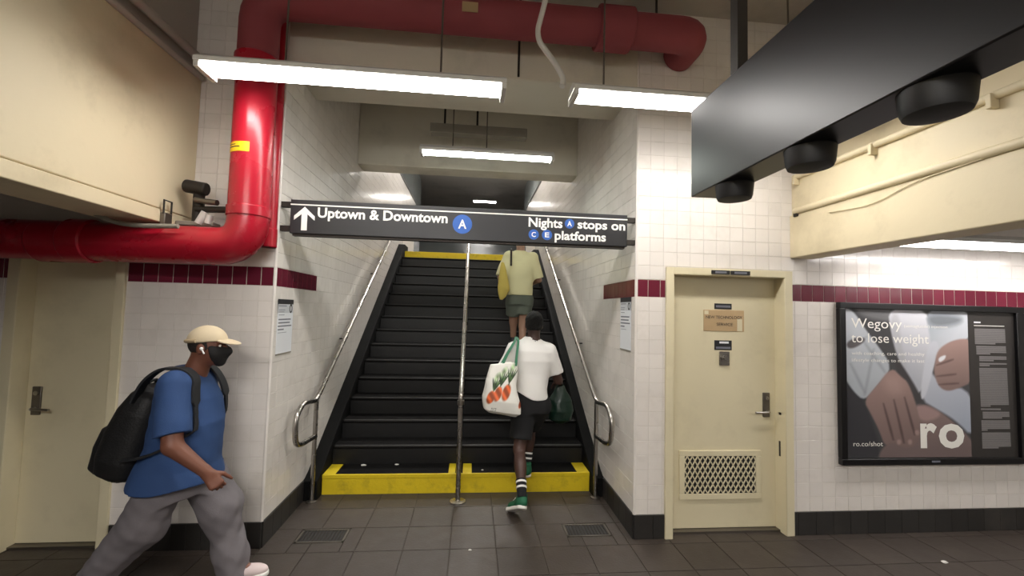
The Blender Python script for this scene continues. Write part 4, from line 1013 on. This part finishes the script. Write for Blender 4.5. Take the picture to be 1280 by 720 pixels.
# ---------------------------------------------------------------- the person climbing in a white T-shirt (seen from behind)
def person_white():
    t = thing('person', 'person in a white T-shirt and black shorts stepping up onto the yellow bottom step', 'person', (.42, .72, 0))
    R = basis((.05, 1, -.12))
    F = Field((.05, .28, .08), (1.02, 1.22, 1.75), .006)
    hc = (.478, .80, 1.595); hP = head(F, hc, R, .96)
    F.add(cap((.476, .775, 1.53), (.465, .74, 1.40), .056, .066), .035)
    TB = basis((-.02, 1, 0)); AX = unit((.02, .03, 1)); TB = np.stack([TB[:, 0], np.cross(AX, TB[:, 0]), AX], 1)
    F.add(loft((.458, .735, .86), TB, [(0, 0, 0, .15, .105), (.1, 0, 0, .14, .10), (.22, 0, 0, .14, .095), (.38, 0, 0, .165, .105), (.48, 0, 0, .17, .09), (.55, 0, 0, .12, .07), (.59, 0, 0, .07, .05)]), .03)
    shL, elL, wrL = A_(.265, .74, 1.345), A_(.165, .79, 1.09), A_(.24, 1.0, 1.0)
    shR, elR, wrR = A_(.64, .74, 1.34), A_(.722, .80, 1.07), A_(.775, .99, 1.03)
    for a, b, c in ((shL, elL, wrL), (shR, elR, wrR)):
        F.add(cap(a, b, .056, .043), .03); F.add(cap(b, c, .043, .029), .012)
    hand(F, wrL, (.3, .9, -.2), (.3, -.2, -1), (1, 0, 0), .5); hand(F, wrR, (.15, .8, -.55), (-.3, -.4, -.8), (-1, .1, .3), .95)
    hipL, knL, anL = A_(.395, .73, .86), A_(.345, .63, .48), A_(.342, .345, .20)
    hipR, knR, anR = A_(.535, .74, .86), A_(.485, .92, .60), A_(.445, .84, .275)
    for h_, k_, a_, ap in ((hipL, knL, anL, .45), (hipR, knR, anR, .4)):
        F.add(cap(h_, k_, .085, .055), .04); F.add(cap(k_, a_, .05, .034), .02)
        cd_ = unit(a_ - k_); F.add(ell(k_ + (a_ - k_) * .35 + A_(0, -.018, 0), (.05, .055, .11), np.stack([unit(np.cross(cd_, (0, 1, 0))), np.cross(cd_, unit(np.cross(cd_, (0, 1, 0)))), cd_], 1)), .03)
    F.add(cap(anL, anL + A_(-.01, .08, -.08), .032, .028), .02); F.add(cap(anR, anR + A_(0, .09, -.05), .032, .028), .02)
    body = out(F, 'body', M['skinB'], t); eyes(hP, R, body, .96)
    S = Field((.08, .50, .84), (.86, .98, 1.52), .0065)
    S.add(loft((.455, .735, .90), TB, [(0, 0, 0, .158, .125), (.1, 0, 0, .15, .125), (.24, 0, 0, .168, .122), (.36, 0, 0, .192, .128), (.45, 0, 0, .205, .112), (.51, 0, 0, .18, .09), (.555, 0, 0, .10, .07), (.58, 0, 0, .07, .06)]), .03)
    for a, b, q in ((shL, elL, -1), (shR, elR, 1)):
        e = a + (b - a) * .72; S.add(cap(a + A_(-q * .03, 0, .012), e + unit(b - a) * .05, .076, .073), .045, halfspace(e, b - a))
    S.ripple(.007, folds(31, 20)); S.ripple(.004, folds(32, 48))
    S.clip(lambda x, y, z: (.955 - .28 * (x - .36) - z + .012 * np.sin(x * 24) + 0 * y).astype(np.float32))
    S.sub(cap((.474, .77, 1.52), (.468, .745, 1.43), .068, .066)); out(S, 't_shirt', M['whiteT'], t)
    T_ = Field((.20, .48, .46), (.74, 1.05, 1.02), .0065)
    T_.add(loft((.458, .735, .80), TB, [(0, 0, 0, .15, .12), (.08, 0, 0, .155, .12), (.18, 0, 0, .15, .115)]), .03)
    T_.add(cap(hipL + A_(0, 0, -.02), knL + A_(0, .01, .0), .112, .098), .04, halfspace(knL + (hipL - knL) * .22, knL - hipL)); T_.add(cap(hipR + A_(0, 0, -.02), knR, .112, .096), .04, halfspace(knR + (hipR - knR) * .10, knR - hipR))
    T_.ripple(.008, folds(33, 24)); out(T_, 'shorts', M['blackS'], t)
    H = Field((.34, .64, 1.44), (.62, .95, 1.75), .005)
    H.add(ell(hP(0, -.016, .035), np.array((.09, .108, .10)) * .96, R), .01); H.add(ell(hP(0, -.04, -.02), np.array((.078, .075, .06)) * .96, R), .03)
    H.clip(halfspace(hP(0, .055, .03), R @ A_(0, 1, -.5))); H.clip(halfspace(hP(0, -.05, -.058), R @ A_(0, .15, -1))); H.ripple(.004, folds(34, 120)); out(H, 'hair', M['hair'], t, 0)
    # socks with white bands, and green shoes
    for k_, a_, fw, hl, up in ((knL, anL, (-.36, .82, -.45), (.352, .255, .122), (.12, .45, .85)), (knR, anR, (.04, 1, -.02), (.438, .745, .18), (0, 0, 1))):
        d = unit(k_ - a_); s0 = a_ - d * .03; s1 = a_ + d * .12
        sk_ = build(MB().tube([s0, a_, a_ + d * .06, s1], [.041, .040, .043, .046], 16), 'sock', M['blackS'], t, smooth=60)
        for q in (.045, .09): build(MB().tube([a_ + d * q, a_ + d * (q + .016)], [.0448, .0462], 16), 'white_stripe', M['whiteT'], sk_)
        shoe(t, hl, fw, up, M['shoeG'], M['soleW'])
person_white()

def tote_bag():
    t = thing('tote_bag', 'white shopping bag with orange vegetable print hanging from the person in the white T-shirt', 'bag', (.19, .55, .80))
    c = np.array((.20, .555, .815)); R = np.stack([unit((1, .12, 0)), unit((-.12, 1, 0)), A_(0, 0, 1)], 1); R[:, 2] = unit((.16, 0, 1))
    F = Field((-.12, .36, .72), (.46, .76, 1.32), .005)
    F.add(loft(c - A_(.03, 0, 0), R, [(0, .0, 0, .125, .06), (.025, 0, 0, .158, .095), (.12, -.005, 0, .165, .11), (.26, -.005, 0, .14, .085), (.40, .012, 0, .118, .05), (.44, .02, 0, .113, .035), (.452, .02, 0, .11, .03)], 3.2), .02)
    F.ripple(.009, folds(41, 20)); F.ripple(.005, folds(42, 44)); F.clip(lambda x, y, z: (z - 1.252 + .01 * np.sin(x * 20) + 0 * y).astype(np.float32))
    def colour(P):
        Q = (P - (c - A_(.03, 0, 0))) @ np.linalg.inv(R.T); u, v = Q[:, 0], Q[:, 2]
        col = np.tile(np.array((232., 230, 222)), (len(P), 1))
        def blob(cx, cz, rx, rz, c_, tilt=0, soft=.12, e=2):
            a = u - cx - tilt * (v - cz); b = v - cz; q = (np.abs(a / rx) ** e + np.abs(b / rz) ** e) ** (1 / e); m = np.clip((1 - q) / soft, 0, 1)[:, None]
            g = np.clip(.85 + .25 * np.sin(90 * u + 60 * v), .7, 1.1)[:, None]; col[:] = col * (1 - m) + np.array(c_, float) * g * m
        for cx, cz, k in ((-.012, .20, 1.1), (-.085, .19, 1.0), (-.14, .16, .9), (.14, .09, .55)):
            blob(cx, cz, .034 * k + .004, .070 * k, (222, 104, 56), .12, .25)
            if k < .6: continue
            for q in range(-2, 3): blob(cx + .026 + q * .011, cz + .12 * k, .0085, .07 * k, (84, 116, 66) if q % 2 else (50, 78, 46), .22 + q * .2, .4)
            blob(cx + .03, cz + .19 * k, .03, .05, (176, 206, 150), .3, .9)
        for q in range(8): blob(-.115 + .012 * (q % 4), .045 + .018 * (q // 4), .0035, .007, (70, 72, 66), 0, .3)
        return col
    b = out(F, 'bag_body', M['tote'], t, 1, colour)
    for dy in (-.03, .03):
        p = [(.165 - (.01 if dy > 0 else 0), .555 + dy, 1.235), (.215, .60 + dy, 1.34), (.285, .655 + dy * .5, 1.445), (.30, .73, 1.482), (.305, .80, 1.465), (.285, .86, 1.36), (.28, .62 + dy, 1.25)]
        p = p[:4] + [(.318, .66 + dy * .4, 1.46), (.30, .59 + dy * .6, 1.36), (.285, .55 + dy, 1.235)]
        mb = MB(); PP = []
        for i in range(len(p) - 1):
            for k in range(5): PP.append(Vector(p[i]).lerp(Vector(p[i + 1]), k / 5))
        PP.append(Vector(p[-1]))
        for _ in range(3): PP = [PP[0]] + [(PP[i - 1] + PP[i] * 2 + PP[i + 1]) / 4 for i in range(1, len(PP) - 1)] + [PP[-1]]
        for i, q in enumerate(PP):
            tg = (PP[min(i + 1, len(PP) - 1)] - PP[max(i - 1, 0)]).normalized(); sd_ = Vector((1, -.2, .1)).normalized(); sd_ = (sd_ - tg * sd_.dot(tg)).normalized(); nn = tg.cross(sd_)
            for a, b_ in ((-1, -1), (1, -1), (1, 1), (-1, 1)): mb.v.append(tuple(q + sd_ * a * .009 + nn * b_ * .002))
            if i:
                for e in range(4): mb.f.append((4 * i - 4 + e, 4 * i - 4 + (e + 1) % 4, 4 * i + (e + 1) % 4, 4 * i + e))
        build(mb, 'green_handle', M['greenS'], t)
tote_bag()
def plastic_bag():
    t = thing('plastic_bag', 'dark green plastic bag hanging from the right hand of the person in white', 'bag', (.80, 1.0, .62))
    F = Field((.62, .85, .58), (1.0, 1.22, 1.02), .0055)
    F.add(loft((.80, 1.02, .62), np.eye(3), [(0, 0, 0, .05, .04), (.03, 0, 0, .11, .085), (.12, 0, 0, .13, .10), (.22, 0, 0, .115, .08), (.31, -.005, 0, .06, .045), (.36, -.01, 0, .04, .028)], 2.2), .02)
    F.ripple(.010, folds(51, 30)); F.ripple(.006, folds(52, 70)); out(F, 'bag_body', M['plastic'], t, 1)
    for q in (-1, 1):
        build(MB().tube([(.79 + q * .03, 1.02, .95), (.79 + q * .022, 1.03, 1.0), (.788, 1.04, 1.03)], [.016, .011, .009], 8), 'bag_handle', M['plastic'], t)
plastic_bag()

# ---------------------------------------------------------------- the person higher up in a pale yellow shirt (seen from behind)
def person_yellow():
    z0 = 6 * RI
    t = thing('person', 'person in a pale yellow shirt and grey-green shorts, higher up behind the sign', 'person', (.51, 2.4, z0))
    R = basis((.0, 1, -.1)); F = Field((.12, 2.1, z0 + .02), (.92, 2.82, z0 + 1.80), .0075)
    hc = (.515, 2.46, z0 + 1.60); hP = head(F, hc, R, .96)
    F.add(cap((.515, 2.44, z0 + 1.53), (.51, 2.40, z0 + 1.40), .055, .065), .035)
    I = np.eye(3)
    F.add(loft((.51, 2.40, z0 + .82), I, [(0, 0, 0, .15, .10), (.15, 0, 0, .14, .10), (.35, 0, 0, .165, .105), (.50, 0, 0, .17, .09), (.57, 0, 0, .11, .06), (.60, 0, 0, .07, .05)]), .03)
    shL, elL, wrL = A_(.335, 2.40, z0 + 1.36), A_(.25, 2.38, z0 + 1.09), A_(.27, 2.58, z0 + .98)
    shR, elR, wrR = A_(.69, 2.40, z0 + 1.36), A_(.765, 2.42, z0 + 1.08), A_(.72, 2.63, z0 + 1.05)
    for a, b, c in ((shL, elL, wrL), (shR, elR, wrR)):
        F.add(cap(a, b, .055, .042), .03); F.add(cap(b, c, .042, .029), .012)
    hand(F, wrL, (.1, .9, -.3), (.3, 0, -1), (1, 0, 0), .6); hand(F, wrR, (-.1, 1, 0), (-1, 0, -.2), (0, 0, 1), .5)
    hipL, knL, anL = A_(.44, 2.40, z0 + .82), A_(.45, 2.52, z0 + .50), A_(.455, 2.58, z0 + .275)
    hipR, knR, anR = A_(.58, 2.40, z0 + .82), A_(.565, 2.42, z0 + .46), A_(.55, 2.34, z0 + .09)
    for h_, k_, a_ in ((hipL, knL, anL), (hipR, knR, anR)):
        F.add(cap(h_, k_, .085, .055), .04); F.add(cap(k_, a_, .052, .034), .02)
    F.add(cap(anL, anL + A_(0, .09, -.05), .032, .028), .02); F.add(cap(anR, anR + A_(0, .09, -.05), .032, .028), .02)
    body = out(F, 'body', M['skinC'], t); eyes(hP, R, body, .96)
    S = Field((.12, 2.15, z0 + .82), (.92, 2.68, z0 + 1.52), .0075)
    S.add(loft((.51, 2.40, z0 + .86), I, [(0, 0, 0, .168, .135), (.12, 0, 0, .168, .135), (.3, 0, 0, .182, .132), (.44, 0, 0, .198, .125), (.53, 0, 0, .18, .095), (.575, 0, 0, .10, .07), (.60, 0, 0, .07, .06)]), .03)
    for a, b, q in ((shL, elL, -1), (shR, elR, 1)):
        e = a + (b - a) * .92; S.add(cap(a + A_(-q * .02, 0, .012), e + unit(b - a) * .05, .080, .072), .045, halfspace(e, b - a))
    S.ripple(.010, folds(61, 20)); S.ripple(.006, folds(62, 46)); S.sub(cap((.514, 2.44, z0 + 1.53), (.51, 2.41, z0 + 1.44), .066, .064)); out(S, 'shirt', M['lemon'], t)
    T_ = Field((.25, 2.15, z0 + .55), (.78, 2.75, z0 + .98), .0075)
    T_.add(loft((.51, 2.40, z0 + .74), I, [(0, 0, 0, .16, .12), (.1, 0, 0, .16, .12), (.2, 0, 0, .15, .11)]), .03)
    T_.add(cap(hipL + A_(0, 0, -.02), knL, .11, .10), .04, halfspace(knL + (hipL - knL) * .32, knL - hipL)); T_.add(cap(hipR + A_(0, 0, -.02), knR, .11, .10), .04, halfspace(knR + (hipR - knR) * .42, knR - hipR))
    T_.ripple(.008, folds(63, 24)); out(T_, 'shorts', M['sageS'], t)
    H = Field((.38, 2.32, z0 + 1.46), (.65, 2.62, z0 + 1.76), .006)
    H.add(ell(hP(0, -.016, .035), np.array((.087, .105, .095)) * .96, R), .01); H.clip(halfspace(hP(0, .05, .03), R @ A_(0, 1, -.5))); H.clip(halfspace(hP(0, -.05, -.05), R @ A_(0, .15, -1))); out(H, 'hair', M['hairbr'], t)
    shoe(t, (.455, 2.52, z0 + RI), (0, 1, 0), (0, 0, 1), M['bag2'], M['soleW']); shoe(t, (.55, 2.275, z0), (.03, 1, 0), (0, 0, 1), M['bag2'], M['soleW'])
person_yellow()
def shoulder_bag():
    z0 = 6 * RI
    t = thing('shoulder_bag', 'limp mustard cloth bag hanging at the left side of the person in pale yellow', 'bag', (.29, 2.26, z0 + .78))
    F = Field((.12, 2.08, z0 + .72), (.50, 2.42, z0 + 1.34), .006)
    F.add(loft((.262, 2.215, z0 + .79), np.stack([A_(1, 0, 0), A_(0, 1, 0), unit((.24, .05, 1))], 1), [(0, -.01, 0, .018, .015), (.05, .005, 0, .045, .03), (.15, .022, 0, .075, .042), (.28, .01, 0, .06, .035), (.40, .005, 0, .035, .022), (.47, .0, 0, .016, .014)], 2.2), .02)
    F.ripple(.008, folds(71, 30)); out(F, 'bag_body', M['yellowB'], t)
    build(MB().tube([(.372, 2.242, z0 + 1.24), (.372, 2.255, z0 + 1.36), (.375, 2.30, z0 + 1.462), (.38, 2.40, z0 + 1.478), (.37, 2.53, z0 + 1.38)], .013, 8, bend=.06), 'strap', M['iron'], t)
shoulder_bag()
